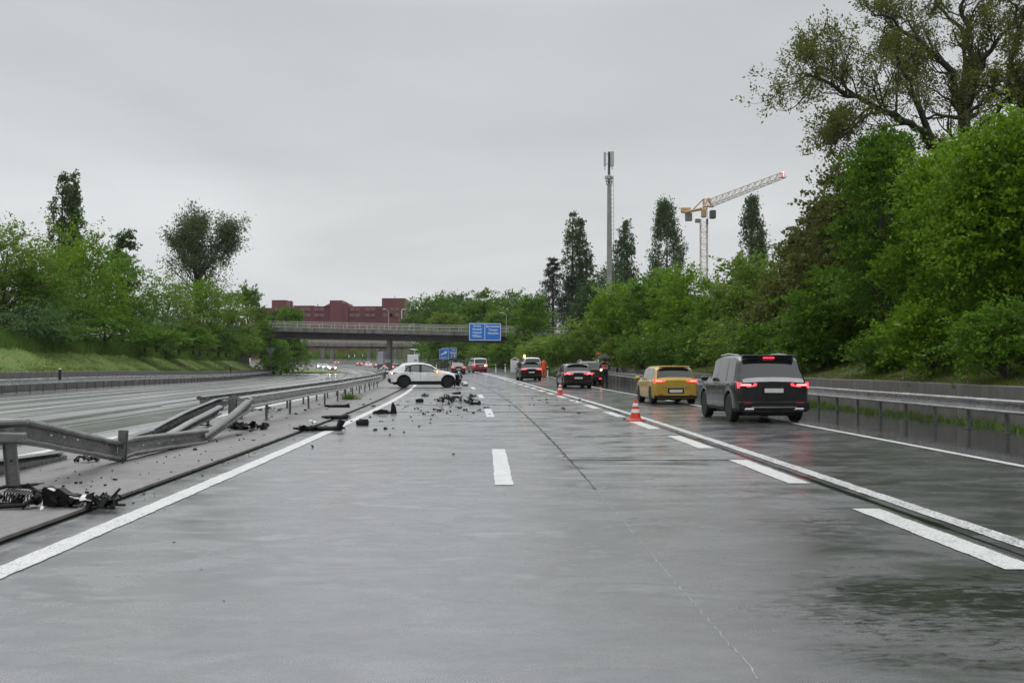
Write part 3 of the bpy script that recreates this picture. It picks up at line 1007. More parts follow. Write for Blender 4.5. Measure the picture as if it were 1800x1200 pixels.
jd = Vector((tip.x, tip.y, 0)).normalized()
hub = Vector((0, 0, zt_ + .2)); tipv = Vector((tip.x, tip.y, tip.z))
a_ = hub + jd * 3.0
mb = MB(); lattice(mb, a_, a_.lerp(tipv, .96), 2.1, 1.4, 22, .09, True); mb.build('jib', M['crane_g'], crane)
mb = MB(); lattice(mb, a_.lerp(tipv, .96), tipv, 1.2, .9, 2, .08, True); mb.build('jib_tip', M['crane_r'], crane)
mb = MB(); lattice(mb, a_, a_.lerp(tipv, .03), 2.4, 2.3, 2, .22, True)
back = PT(1204, 377, 309) - crane.location; back.z += .5
mb.box(hub + Vector((0, 0, -1.2)), (1.3, 1.3, 2.4), None, .2)
mb.tube([hub + Vector((-.7, 0, 0)), back + Vector((-.4, 0, 0))], .3, 6); mb.tube([hub + Vector((.7, 0, 0)), back + Vector((.9, 0, .2))], .3, 6)
mb.tube([hub + Vector((0, 0, 2.6)), back.lerp(hub, .35)], .16, 5); mb.tube([hub, hub + Vector((0, 0, 2.6))], .3, 5)
mb.tube([hub + Vector((0, 0, 2.6)), a_.lerp(tipv, .05) + Vector((0, 0, 1.6))], .16, 5)
for i in range(6):
    p = hub.lerp(back, i / 5); mb.box(p, (2.0, .3, .2))
mb.build('slewing_frame', M['crane_y'], crane)
mb = MB(); mb.box(back + Vector((1.0, 0, -1.2)), (1.8, 1.4, 2.2), None, .1); mb.build('counterweight', M['ballast'], crane)
mb = MB(); mb.box(back + Vector((.2, 0, .7)), (2.6, 1.4, 1.3), None, .1); mb.build('winch', M['crane_y'], crane)
mb = MB(); mb.box(hub + Vector((2.2, -1.0, -1.7)), (1.5, 1.8, 2.2), None, .15); mb.build('cab', M['dark_metal'], crane)
mb = MB(); mb.box(hub + Vector((-1.7, -.5, -3.3)), (1.3, 1.2, 1.0), None, .1); mb.build('platform', M['ballast'], crane)
hk = PT(1243, 383, 296) - crane.location
mb = MB(); mb.tube([hk + Vector((0, 0, 3)), hk + Vector((0, 0, -1))], .07, 5); mb.box(hk + Vector((0, 0, -1)), (.5, .5, 1.6), None, .1); mb.tube([hk + Vector((0, 0, -2)), hk + Vector((0, 0, -4.0))], .06, 5); mb.build('hook_block', M['dark_metal'], crane)
t = NT('aviation_lamp'); t.set((.9, .2, .15), .4, emit=(1, .45, .35), es=3); M['avi'] = t.m
mb = MB(); mb.lathe([(0, -.16), (.16, 0), (0, .16)], 8, PT(1377, 302.5, 246.2) - crane.location); mb.tube([PT(1377, 303, 246.2) - crane.location, PT(1377, 310, 246.2) - crane.location], .06, 5); mb.build('warning_lamp', M['avi'], crane)

# ------------------------------------------------------------------ signs
def signpaint(name, col, r=.4): return plain(name, col, r, var=.04, sc=2)
M['blue'] = signpaint('sign_blue', (.014, .20, .70)); M['blue2'] = signpaint('sign_blue_dark', (.012, .11, .42))
M['swhite'] = signpaint('sign_white', (.78, .80, .82)); M['sgrey'] = signpaint('sign_back', (.13, .14, .15)); M['sblack'] = signpaint('sign_black', (.012, .012, .012))
M['syellow'] = signpaint('sign_cream', (.66, .62, .45))
def text(body, size, loc, parent, mat, align='CENTER', sx=1.0, bold=.012, name='lettering'):
    cu = bpy.data.curves.new(name, 'FONT'); cu.body = body; cu.size = size; cu.align_x = align; cu.align_y = 'CENTER'
    cu.extrude = .008; cu.offset = bold; cu.resolution_u = 2
    cu.materials.append(mat)
    tmp = bpy.data.objects.new('tmp', cu); C0.objects.link(tmp)
    bpy.context.view_layer.update()
    me = bpy.data.meshes.new_from_object(tmp.evaluated_get(bpy.context.evaluated_depsgraph_get()))
    bpy.data.objects.remove(tmp)
    if not me.materials: me.materials.append(mat)
    me.name = name
    o = bpy.data.objects.new(name, me); C0.objects.link(o); o.parent = parent
    o.location = loc; o.rotation_euler = (math.pi / 2, 0, 0); o.scale = (sx, 1, 1)
    return o
def panel(parent, cx, cz, w_, h_, mat, y=0.0, border=.07, bm=None, name='panel'):
    mb = MB(); mb.box((cx, y, cz), (w_, .06, h_), None, .02)
    p = mb.build(name, mat, parent)
    if border:
        mb = MB(); b = border
        for (x, z, a, c) in ((0, h_ / 2 - b / 2 - .02, w_ - .04, b), (0, -h_ / 2 + b / 2 + .02, w_ - .04, b), (-w_ / 2 + b / 2 + .02, 0, b, h_ - .04 - 2 * b), (w_ / 2 - b / 2 - .02, 0, b, h_ - .04 - 2 * b)):
            mb.box((cx + x, y - .035, cz + z), (a, .012, c))
        mb.build('border', bm or M['swhite'], p)
    return p
D = 179.5
a, b = PT(824.5, 568, D), PT(880.5, 598.5, D)
sg = empty('direction_sign', ((a.x + b.x) / 2, D, (a.z + b.z) / 2), 0, 'wide blue sign with seven town names hung on the nearest bridge', 'road sign')
sg.rotation_euler = (0, math.radians(.5), 0)
W_, H_ = b.x - a.x, a.z - b.z
panel(sg, 0, 0, W_, H_, M['blue'], 0, .10)
mb = MB(); mb.box((-.02, -.036, 0), (.09, .012, H_ - .3)); mb.build('divider', M['swhite'], sg)
for i, s in enumerate(('Sursee', 'Nottwil', 'Huttwil', 'Willisau')):
    text(s, .48, (-W_ / 4, -.04, H_ * .345 - i * .54), sg, M['swhite'], sx=.95)
for i, s in enumerate(('Beromünster', 'Triengen', 'Geuensee')):
    text(s, .48, (W_ / 4 + .02, -.04, H_ * .32 - i * .54), sg, M['swhite'], sx=.86)
mb = MB()
for x in (-W_ / 3, W_ / 3): mb.box((x, .25, 0), (.12, .4, H_ * .9))
mb.build('bracket', M['sgrey'], sg)
# two signs in the gore
def posts(parent, xs, z0, z1, r=.07, y=.12):
    for x in xs:
        mb = MB(); mb.tube([(x, y, z0), (x, y, z1)], r, 8); mb.build('post', M['dark_metal'], parent)
D = 196.0
a, b = PT(772.2, 613.3, D), PT(789.2, 631, D)
s1 = empty('exit_arrow_sign', ((a.x + b.x) / 2, D, gz((a.x + b.x) / 2, D)), 0, 'blue exit sign with a white arrow pointing up right under the bridge', 'road sign')
zc = (a.z + b.z) / 2 - s1.location.z; W_ = b.x - a.x; H_ = a.z - b.z
panel(s1, 0, zc, W_, H_, M['blue'], 0, .06)
mb = MB(); A = math.radians(28); Lh, ww = .62, .13
P = [(-Lh, -ww), (.12, -ww), (.12, -.34), (Lh + .08, 0), (.12, .34), (.12, ww), (-Lh, ww)]
mb.prism([(x * math.cos(A) - z * math.sin(A), x * math.sin(A) + z * math.cos(A) + zc + .15) for x, z in P], -.035, -.05)
mb.build('arrow', M['swhite'], s1)
text('Beromünster', .21, (0, -.04, zc - H_ * .34), s1, M['swhite'])
posts(s1, (-.55, .55), -.3, zc + .6)
D = 203.0
a, b = PT(776.5, 611, D), PT(802.5, 629, D)
s2 = empty('direction_sign', ((a.x + b.x) / 2, D, gz((a.x + b.x) / 2, D)), 0, 'darker blue direction sign standing behind the white arrow sign', 'road sign')
zc = (a.z + b.z) / 2 - s2.location.z; W_ = b.x - a.x; H_ = a.z - b.z
panel(s2, 0, zc, W_, H_, M['blue2'], 0, .05)
for i, (s, z) in enumerate((('Triengen', .55), ('Beromünster', .1), ('Geuensee', -.15))):
    text(s, .26, (W_ * .27, -.04, zc + z), s2, M['swhite'], sx=.85)
mb = MB(); mb.box((W_ * .17, -.04, zc - .58), (.2, .012, .2)); mb.box((W_ * .37, -.04, zc - .55), (.26, .012, .28)); mb.build('symbol', M['swhite'], s2)
posts(s2, (-.8, .9), -.3, zc + .6)
# gore marker
D = 190.0
g_ = PT(793.5, 637, D)
s3 = empty('gore_marker', (g_.x, D, gz(g_.x, D)), 0, 'black and white arrow board at the exit nose under the signs', 'road sign')
zc = g_.z - s3.location.z
for s in (-1, 1):
    mb = MB(); mb.prism([(s * .06, zc - .42), (s * .62, zc), (s * .06, zc + .42)], 0, -.04); mb.build('white_triangle', M['swhite'], s3)
mb = MB(); mb.box((0, .03, zc), (.14, .05, 1.2)); mb.build('board', M['sblack'], s3)
posts(s3, (0,), -.2, zc)
# give way sign seen from behind
D = 172.0
p = PT(475, 620, D)
s4 = empty('give_way_sign', (p.x, D, gz(p.x, D)), 0, 'back of a grey triangular give way sign by the left bank', 'road sign')
zc = p.z - s4.location.z
mb = MB(); mb.prism([(-.72, zc + .75), (.72, zc + .75), (0, zc - .55)], .02, .06); mb.build('panel', M['sgrey'], s4)
mb = MB()
for z in (.15, .5): mb.box((0, 0, zc + z), (.5, .04, .06))
mb.build('bracket', M['ballast'], s4)
posts(s4, (0,), -.2, zc + .7, .05, 0)
# kilometre board on the bridge pier
kb = empty('kilometre_board', PT(681.5, 634.5, 179.0), 0, 'cream kilometre board reading 72.8 in front of the bridge pier', 'road sign')
panel(kb, 0, 0, .92, .46, M['syellow'], 0, .03, M['sblack'])
text('72.8', .36, (0, -.04, 0), kb, M['sblack'])
posts(kb, (0,), -1.9, -.1, .05)
# chevrons
for i, (px, py) in enumerate(((613, 625.8), (623, 624.8), (637, 624.4), (651.5, 624))):
    D = 372 - i * 9
    p = PT(px, py, D)
    o = empty('chevron_board', p, 0, ('leftmost of four', 'second from left of four', 'third from left of four', 'rightmost of four')[i] + ' black boards with white chevron beyond the bridge', 'road sign', 'black chevron boards on the far curve')
    mb = MB(); mb.box((0, 0, 0), (1.05, .06, 1.05), None, .02); mb.build('panel', M['sblack'], o)
    mb = MB(); mb.prism([(-.32, .42), (.02, .42), (.42, 0), (.02, -.42), (-.32, -.42), (.08, 0)], -.04, -.06); mb.build('chevron', M['swhite'], o)
    mb = MB(); mb.tube([(0, .08, -2.2), (0, .08, .3)], .05, 6); mb.build('post', M['dark_metal'], o)
p = PT(665.5, 629, 330)
o = empty('round_sign', p, 0, 'small round white sign with red rim left of the bridge pier', 'road sign')
mb = MB(); mb.lathe([(0, -.03), (.5, -.03), (.5, .0), (0, 0)], 20, axis='Y'); mb.build('panel', M['crane_r'], o)
mb = MB(); mb.lathe([(0, -.05), (.38, -.05), (.38, -.03), (0, -.03)], 20, axis='Y'); mb.build('disc', M['syellow'], o)
mb = MB(); mb.tube([(0, .06, -3), (0, .06, .3)], .05, 6); mb.build('post', M['dark_metal'], o)

# ------------------------------------------------------------------ delineator posts
def delin(px, pytop, d, lab, hgt=1.0, base=None):
    p = PT(px, pytop, d)
    g = p.z - hgt
    o = empty('delineator_post', (p.x, d, g), 0, lab, 'marker post')
    mb = MB(); mb.box((0, 0, hgt * .36), (.13, .1, hgt * .72), None, .02); mb.build('shaft', M['swhite'] if base is None else base, o)
    mb = MB(); mb.box((0, 0, hgt * .8), (.132, .104, hgt * .17), None, .01); mb.build('black_band', M['sblack'], o)
    mb = MB(); mb.box((0, 0, hgt * .94), (.13, .1, hgt * .11), None, .03); mb.build('cap', M['swhite'], o)
    return o
delin(105.5, 647, 59.5, 'black and white marker post over the left guard rail, near the picture edge', .62, M['sblack'])
delin(405.5, 642, 142, 'small white marker post far along the left guard rail', .9, M['sblack'])
delin(466, 639, 196, 'white marker post left of the give way sign', 1.0)
delin(487.5, 643, 196, 'white marker post at the end of the left guard rail', 1.0, M['sblack'])
delin(962.5, 644, 108, 'white marker post on the verge right of the orange clad worker', 1.05)
for i, (px, py, d) in enumerate(((767, 638, 214), (805.5, 633, 240), (818, 631, 262), (871.5, 641, 150), (888, 640, 137))):
    delin(px, py, d, ('white marker post left of the blue signs', 'white marker post just right of the blue signs', 'white marker post on the verge left of the van',
                      'white marker post on the verge right of the van', 'white marker post beside the short rail near the dark abutment')[i], 1.0)
guard_rail('short ramped guard rail end on the verge right of the van', lambda d: 12.4 + .00055 * (d - 135) ** 2 * 0 + 1.9 + WH(d), -1, 132, 158)
# cones
M['cone_r'] = plain('cone_red', (.62, .035, .015), .4, var=.1, sc=20); M['cone_w'] = plain('cone_white', (.72, .72, .70), .45, var=.06, sc=20)
def cone(px, py, lab, hgt=.68):
    p = G(px, py)
    o = empty('traffic_cone', p, rnd.uniform(0, 3), lab, 'traffic cone', 'red and white traffic cones on the closed line')
    def r(z): return .165 * (1 - z / hgt) ** .9 * 1.0 + .025 * (z / hgt)
    mb = MB(); mb.box((0, 0, .02), (.42, .42, .04), None, .02); mb.lathe([(.185, .04), (.165, .07)], 24); mb.build('base', M['cone_r'], o, True)
    zs = [.06, .22, .30, .40, .46, .57, hgt]
    cols = ['cone_r', 'cone_w', 'cone_r', 'cone_w', 'cone_r', 'cone_r']
    zs = [.05, .25, .36, .45, .55, hgt]; cols = ['cone_r', 'cone_w', 'cone_r', 'cone_w', 'cone_r']
    for i in range(5):
        a, b = zs[i] * hgt / .68, zs[i + 1] * hgt / .68
        if i == 4: b = hgt
        prof = [(r(a) + (.003 if i % 2 else 0), a), (r((a + b) / 2) + (.003 if i % 2 else 0), (a + b) / 2), (r(b) + (.003 if i % 2 else 0), b)]
        if i == 4: prof.append((.0, b + .005))
        mb = MB(); mb.lathe(prof, 24); mb.build('stripe' if i % 2 else 'cone_body', M[cols[i]], o, True, 40)
    return o
cone(1117, 739, 'nearer and larger traffic cone, left of the black SUV', .60)
cone(984.5, 692.5, 'smaller farther traffic cone beside the dark hatchback', .60)
# street lamps
M['lamp_head'] = plain('lamp_head', (.6, .62, .62), .4)
for px, py, d, ybase, lab in ((890, 550, 215, 575, 'street lamp over the right end of the nearest bridge'), (683, 543.5, 240, 575, 'street lamp in front of the red tower of the warehouse'),
                              (1051, 490, 168, 560, 'street lamp among the dark trees left of the phone mast'), (836, 528, 300, 575, 'street lamp between the trees above the blue sign')):
    p = PT(px, py, d); q = PT(px, ybase + 25, d)
    o = empty('street_lamp', (p.x, d, q.z), 0, lab, 'street lamp')
    hh = p.z - q.z
    mb = MB(); mb.tube([(0, 0, 0), (0, 0, hh - .6), (-.15, 0, hh - .1), (-.6, 0, hh)], [.06, .05, .045, .04], 8); mb.build('pole', M['antenna'], o, True)
    mb = MB(); mb.box((-.9, 0, hh + .02), (.75, .3, .12), None, .05); mb.build('lamp', M['lamp_head'], o)
# impact cushion at the pier
p = PT(676, 645, 172)
o = empty('impact_cushion', (p.x, 172, gz(p.x, 172)), math.radians(8), 'dark crash cushion with white stripes at the foot of the bridge pier', 'crash cushion')
mb = MB()
mb.box((0, 0, .38), (1.5, 2.6, .75), None, .06); mb.build('block', M['sblack'], o)
mb = MB(); mb.box((0, -1.33, .45), (1.4, .05, .28)); mb.build('stripe', M['swhite'], o)
mb = MB(); mb.tube([(-.6, -1.3, .75), (-.2, -1.3, 1.25), (.2, -1.3, 1.1), (.5, -1.3, .8)], .08, 8); mb.build('bent_plate', M['swhite'], o, True)
# ------------------------------------------------------------------ trees
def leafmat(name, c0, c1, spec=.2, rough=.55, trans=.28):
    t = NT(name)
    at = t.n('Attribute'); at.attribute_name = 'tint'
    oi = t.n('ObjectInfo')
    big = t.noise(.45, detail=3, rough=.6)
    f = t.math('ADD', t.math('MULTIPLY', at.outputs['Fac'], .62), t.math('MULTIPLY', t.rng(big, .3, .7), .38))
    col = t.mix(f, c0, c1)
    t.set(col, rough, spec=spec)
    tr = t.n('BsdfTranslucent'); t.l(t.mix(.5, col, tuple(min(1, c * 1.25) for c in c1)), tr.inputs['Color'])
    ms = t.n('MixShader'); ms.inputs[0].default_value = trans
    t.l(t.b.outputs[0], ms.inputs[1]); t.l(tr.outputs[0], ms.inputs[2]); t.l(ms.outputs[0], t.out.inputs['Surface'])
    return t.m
LM = {
 'bright': leafmat('leaves_bright', (.024, .066, .003), (.235, .41, .016)),
 'mid': leafmat('leaves_green', (.018, .052, .004), (.172, .33, .020)),
 'bluish': leafmat('leaves_willow', (.035, .085, .022), (.135, .245, .075)),
 'yellow': leafmat('leaves_yellowish', (.04, .10, .010), (.25, .36, .045)),
 'olive': leafmat('leaves_olive', (.038, .054, .009), (.17, .185, .035)),
 'grey': leafmat('leaves_grey_green', (.035, .060, .022), (.15, .20, .085)),
 'dark': leafmat('leaves_dark', (.018, .050, .012), (.07, .145, .030)),
 'poplar': leafmat('leaves_poplar', (.028, .060, .018), (.105, .165, .055)),
 'conifer': leafmat('needles', (0.014, 0.024, 0.015), (0.032, 0.049, 0.028), trans=.1),
 'grass': leafmat('grass_blades', (.055, .095, .010), (.14, .165, .028), rough=.6),
 'tall': leafmat('tall_grass', (.045, .10, .012), (.13, .21, .035), rough=.6),
 'blossom': leafmat('blossom', (.16, .17, .07), (.30, .28, .16), rough=.6),
}
t = NT('bark'); f = t.noise(3, (3, 3, .6), detail=5, rough=.7)
t.set(t.mix(t.rng(f, .3, .7), (.018, .016, .013), (.055, .048, .038)), .8); t.bump(f, .7, .04)
M['bark'] = t.m
t = NT('bark_mossy'); f = t.noise(3, (3, 3, .8), detail=5, rough=.7)
t.set(t.mix(t.rng(f, .3, .7), (.014, .012, .009), (.045, .04, .027)), .8); t.bump(f, .7, .04)
M['barkm'] = t.m

def unit(a): return a / np.maximum(1e-9, np.linalg.norm(a, axis=-1, keepdims=True))

def leaves(S, A, L, per, leaf, spread=.10, up=.6, aspect=.55, tint0=None, jitter=.25, flat=0.0):
    """sprays start S (n,3), direction A (n,3), length L (n,) -> leaf quads"""
    n = len(S)
    t = rng.random((n, per)) ** .8
    side = rng.normal(size=(n, per, 3)) * spread
    if flat:                                  # a fan of leaves: wide sideways, thin in height, tips drooping
        lat = unit(np.cross(A, np.array([0, 0, 1.0])) + rng.normal(size=(n, 3)) * .15)
        side = rng.normal(size=(n, per, 3)) * .05 + lat[:, None] * (rng.normal(size=(n, per, 1)) * flat * (1.15 - t)[..., None]) - np.array([0, 0, 1.0]) * (t ** 2 * .28)[..., None]
    P = S[:, None] + A[:, None] * (t * L[:, None])[..., None] + side * L[:, None, None]
    d = unit(A[:, None] * .7 + rng.normal(size=(n, per, 3)) * .75 - np.array([0, 0, .12]))
    nm = rng.normal(size=(n, per, 3)) * .7 + np.array([0, 0, up])
    nm = unit(nm - d * (nm * d).sum(-1, keepdims=True))
    b = np.cross(nm, d)
    sz = leaf * (1 + rng.normal(size=(n, per)) * jitter).clip(.4, 1.8)
    sz = sz[..., None]
    V = np.stack([P, P + d * sz * .45 + b * sz * aspect * .5 - nm * sz * .08, P + d * sz, P + d * sz * .45 - b * sz * aspect * .5 - nm * sz * .08], axis=2)
    m = n * per
    tn = (tint0[:, None] if tint0 is not None else rng.random((n, 1))) + rng.normal(size=(n, per)) * .16
    return V.reshape(m * 4, 3), np.repeat(tn.reshape(m), 4).clip(0, 1)

def quads(n): return np.arange(n * 4).reshape(n, 4)

def rdir(n, up=.0):
    v = rng.normal(size=(n, 3)); v[:, 2] += up
    return unit(v)

def broad_crown(h, w, base, nl, nleaf, leaf, dp=None, upright=.5, per=16, ragged=1.0, top=.62, slen=1.0, lobe=.24):
    """lobed crown; origin at the foot; h total height, w width"""
    dp = dp or w
    C, R = [], []
    per = int(per * 1.7); leaf = leaf * .92
    ch = h - base
    k = 0
    while len(C) < nl and k < nl * 30:
        k += 1
        p = rng.uniform(-1, 1, 3)
        r = np.linalg.norm(p)
        if r > 1 or r < .35: continue
        z = p[2]
        wz = 1.0 if z < .1 else max(.25, 1 - ((z - .1) / .9) ** 1.6 * (1 - .28))
        q = np.array([p[0] * w / 2 * .74 * wz, p[1] * dp / 2 * .74 * wz, base + ch * (.5 + z * .42)])
        if any(np.linalg.norm(q - c) < lobe * w * .42 for c in C): continue
        C.append(q); R.append(lobe * w * rng.uniform(.7, 1.25))
    C, R = np.array(C), np.array(R)
    ns = max(1, nleaf // per)
    idx = rng.integers(0, len(C), ns)
    D = rdir(ns, .35)
    ctr = np.array([0, 0, base + ch * .45])
    outw = unit((C[idx] - ctr) * np.array([1, 1, .6]))
    D = unit(D + outw * .55)
    rad = R[idx] * (rng.random(ns) ** .3) * .8
    S = C[idx] + D * rad[:, None] * np.array([1, 1, 1.05])
    # outer shoots that break the outline
    A = unit(D * .9 * np.array([1, 1, .5]) + np.array([0, 0, upright * .75]) + rng.normal(size=(ns, 3)) * .28)
    L = R[idx] * rng.uniform(.55, 1.15, ns) * slen
    sh = rng.random(ns) < .10 * ragged
    L[sh] *= 1.5
    S[:, 2] = np.maximum(S[:, 2], .15)
    tin = (.10 + .5 * (rad / R[idx]) ** 3 * rng.random(ns) + rng.random(len(C))[idx] * .35)  # young outer sprays paler, with lit tips and inner shade painted in too
    V, T = leaves(S, A, L, per, leaf, tint0=tin, flat=.30, up=.9, aspect=.68, jitter=.3)
    zq = np.percentile(V[:, 2], 99.7); V[:, 2] *= h / zq; C[:, 2] *= h / zq
    return V, T, C, R

def limbs(mb, h, C, R, r0, n=9, top=.75):
    trunk = []
    lean = rng.normal(size=2) * .03 * h
    for k in range(6):
        f = k / 5
        trunk.append(Vector((lean[0] * f + rng.normal() * .02 * h * f, lean[1] * f + rng.normal() * .02 * h * f, h * top * f)))
    trunk[0].z = -.6
    mb.tube(trunk, [r0 * (1 - .8 * k / 5) for k in range(6)], 8)
    order = rng.permutation(len(C))[:n]
    for i in order:
        c = Vector(C[i]); f = min(.9, max(.15, (c.z / h) * .6))
        s = trunk[0].lerp(trunk[-1], f)
        m = s.lerp(c, .5) + Vector((0, 0, -.08 * (c - s).length))
        mb.tube([s, m, c], [r0 * .38, r0 * .24, r0 * .1], 6)
        for _ in range(4):
            e = c + Vector(rdir(1, .6)[0]) * float(R[i]) * 1.1
            mb.tube([m.lerp(c, .6), e], [r0 * .12, r0 * .04], 4, False)

TREES = 0
def tree(px, pytop, d, wpx, mat, label, nleaf=16000, leaf=.2, base=.3, group='trees and shrubs lining the motorway', name='broadleaf_tree', cat='tree', zfoot=None, nl=26, upright=.5, ragged=1.0, r0=None, depth=None, lobe=.24, per=16, slen=1.0, rim=False):
    p = PT(px, pytop, d)
    off = p.x - CL(d)
    if zfoot is None:
        if off > 10: zfoot = gz(CL(d) + WR_(d), d) + (1.2 if off < WR_(d) + 2 else 1.8)
        elif off < -25: zfoot = gz(p.x, d) + 3.5
        else: zfoot = gz(p.x, d)
    h = p.z - zfoot; w_ = wpx / F * d
    if d > 60: nleaf = int(nleaf * .82)
    o = empty(name, (p.x, d, zfoot), 0, label, cat, group)
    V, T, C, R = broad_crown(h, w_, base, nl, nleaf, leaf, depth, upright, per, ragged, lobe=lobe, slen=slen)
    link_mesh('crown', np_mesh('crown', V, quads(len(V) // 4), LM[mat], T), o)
    mb = MB(); limbs(mb, h, C, R, r0 or (.04 * h * .5 + .05))
    mb.build('trunk', M['bark'], o, True)
    return o

TG = 'trees on the right bank'
tree(1790, 205, 34, 330, 'bright', 'big bright green maple filling the right edge of the picture', 72000, .125, .6, TG, nl=46, zfoot=1.9, upright=.6, ragged=1.6, depth=6.5, lobe=.17, per=14)
tree(1668, 262, 38, 260, 'bright', 'bright green maple left of the biggest one, overhanging the right wall', 58000, .13, .5, TG, nl=36, zfoot=1.9, upright=.5, ragged=1.5, depth=6, lobe=.19, per=14)
tree(1560, 228, 44, 190, 'mid', 'bluish green maple with a pointed top in front of the walnut tree', 48000, .135, .5, TG, nl=36, zfoot=1.9, upright=.8, ragged=1.7, lobe=.2, per=14)
tree(1500, 285, 52, 190, 'olive', 'olive brown leaved tree left of the pointed maple', 26000, .19, .8, TG, nl=30, zfoot=2.0, upright=.3)
tree(1432, 365, 58, 130, 'olive', 'smaller olive tree at the left end of the tall group, thin at the top', 20000, .18, .6, TG, nl=26, zfoot=2.0, upright=.3, ragged=1.4)
tree(1490, 470, 50, 190, 'mid', 'rounded green shrub below the olive trees', 22000, .17, .2, TG, 'large_shrub', 'shrub', nl=26)
tree(1375, 470, 66, 140, 'olive', 'dark olive shrub right of the hawthorn bush', 18000, .19, .2, TG, 'large_shrub', 'shrub', nl=24)
tree(1322, 448, 74, 140, 'yellow', 'pale yellowish green hawthorn between the crane and the olive trees', 20000, .2, .2, TG, nl=28, ragged=1.8)
tree(1272, 484, 82, 110, 'mid', 'green tree right below the crane mast', 15000, .21, .2, TG, nl=24)
tree(1206, 468, 88, 130, 'bright', 'light green maple standing left below the crane mast', 22000, .21, .4, TG, nl=30, ragged=1.6)
tree(1150, 478, 96, 110, 'mid', 'green tree below the broad poplar', 16000, .22, .3, TG, nl=26, ragged=1.4)
tree(1098, 500, 104, 100, 'bright', 'leafy green tree just right of the foot of the phone mast', 15000, .23, .3, TG, nl=24, ragged=1.4)
tree(1046, 548, 112, 90, 'yellow', 'yellow green shrub left of the foot of the phone mast', 13000, .23, .2, TG, 'large_shrub', 'shrub', nl=22)
tree(990, 588, 122, 130, 'yellow', 'broad yellow green maple behind the parked white van', 20000, .24, .2, TG, 'large_shrub', 'shrub', nl=28, ragged=1.5)
tree(1010, 585, 118, 90, 'mid', 'low green bush in front of the dark conifer', 10000, .22, .1, TG, 'large_shrub', 'shrub', nl=18)
tree(940, 516, 165, 74, 'mid', 'green tree hiding the right end of the nearest bridge', 15000, .3, .3, TG, nl=24, zfoot=.6, ragged=1.4)
tree(950, 590, 140, 70, 'yellow', 'bush under the green tree at the right end of the bridge', 8000, .27, .1, TG, 'large_shrub', 'shrub', nl=18, zfoot=.5)
for px, pyt, d, wpx, lab in ((1780, 400, 52, 200, 'dark shrub far behind the trunk of the biggest maple'), (1690, 400, 55, 190, 'dark shrub behind the gap under the maples'), (1600, 420, 58, 180, 'dark shrub behind the pointed maple'),
                            (1520, 430, 64, 160, 'dark shrub behind the olive brown tree'), (1850, 300, 48, 160, 'dark tree cut by the right edge behind the maple')):
    tree(px, pyt, d, wpx, 'dark', lab, 12000, .24, .05, 'dark undergrowth behind the right trees', 'large_shrub', 'shrub', nl=22, lobe=.28, zfoot=1.9)
# low shrubs along the foot of the right row
k = 0
for px, pyt, d, wpx, m_ in ((1765, 520, 31, 170, 'mid'), (1640, 520, 36, 170, 'bright'), (1570, 570, 41, 130, 'mid'), (1430, 560, 50, 140, 'mid'), (1360, 560, 58, 120, 'mid'), (1295, 560, 66, 110, 'yellow'),
                          (1240, 565, 74, 100, 'mid'), (1180, 570, 82, 90, 'mid'), (1130, 580, 90, 80, 'mid'), (1085, 590, 98, 70, 'yellow')):
    tree(px, pyt, d, wpx, m_, ('low dark bush at the far right behind the guard rail', 'bright bush overhanging the grass verge on the right', 'bush above the right end of the black SUV', 'green bush above the roof of the black SUV',
         'green bush left above the black SUV', 'yellowish bush between the two blurred cars', 'green bush above the gold car', 'green bush left above the gold car', 'green bush between police officer and gold car', 'yellowish bush above the police officer')[k],
         9000, .13 if d < 45 else .17, .05, 'bushes at the foot of the right tree row', 'shrub', 'shrub', nl=20, lobe=.26, ragged=1.2, per=12)
    k += 1
TL = 'trees on the left bank'
tree(10, 388, 80, 150, 'yellow', 'pale green tree with bare spiky shoots at the left edge', 16000, .18, .3, TL, nl=24, ragged=2.6, upright=.9)
tree(130, 392, 95, 190, 'bright', 'large bright green tree below the left poplar', 30000, .2, .3, TL, nl=36, ragged=1.9, upright=.7, lobe=.2)
tree(60, 450, 82, 150, 'mid', 'green tree at the lower left of the largest left tree', 17000, .18, .2, TL, nl=26)
tree(215, 448, 108, 120, 'mid', 'green tree in front of the dark round tree', 16000, .2, .2, TL, nl=24, ragged=1.5)
tree(290, 480, 122, 120, 'yellow', 'flowering yellowish tree left of the tall grey green tree', 17000, .21, .2, TL, nl=26, ragged=1.3)
tree(352, 490, 138, 100, 'bright', 'fresh green tree in front of the tall grey green tree', 14000, .22, .2, TL, nl=22, ragged=1.6)
tree(398, 512, 156, 85, 'yellow', 'light green slender tree right of the tall grey green tree', 12000, .24, .2, TL, nl=22)
tree(432, 500, 170, 62, 'mid', 'green tree at the left end of the nearest bridge', 11000, .27, .3, TL, nl=20)
tree(460, 560, 178, 50, 'mid', 'narrow bush hiding the left end of the bridge', 7000, .27, .1, TL, 'large_shrub', 'shrub', nl=16)
k = 0
for px, pyt, d, wpx, m_ in ((40, 520, 77, 150, 'bluish'), (130, 510, 90, 110, 'mid'), (185, 530, 98, 110, 'mid'), (255, 545, 110, 100, 'bluish'), (315, 555, 124, 90, 'mid'), (365, 560, 140, 75, 'bluish'), (405, 570, 158, 60, 'mid'), (440, 575, 172, 50, 'mid')):
    tree(px, pyt, d, wpx, m_, ('grey green willow bush at the lower left', 'green bush right of the willow bush', 'dark green bush under the largest left tree', 'grey green bush left of the middle of the bank',
         'green bush in the middle of the left bank', 'grey green bush toward the bridge', 'bush close to the bridge on the left bank', 'last bush of the left bank before the give way sign')[k],
         9000, .19, .05, 'bushes on the left bank', 'shrub', 'shrub', nl=18, lobe=.27, ragged=1.2)
    k += 1
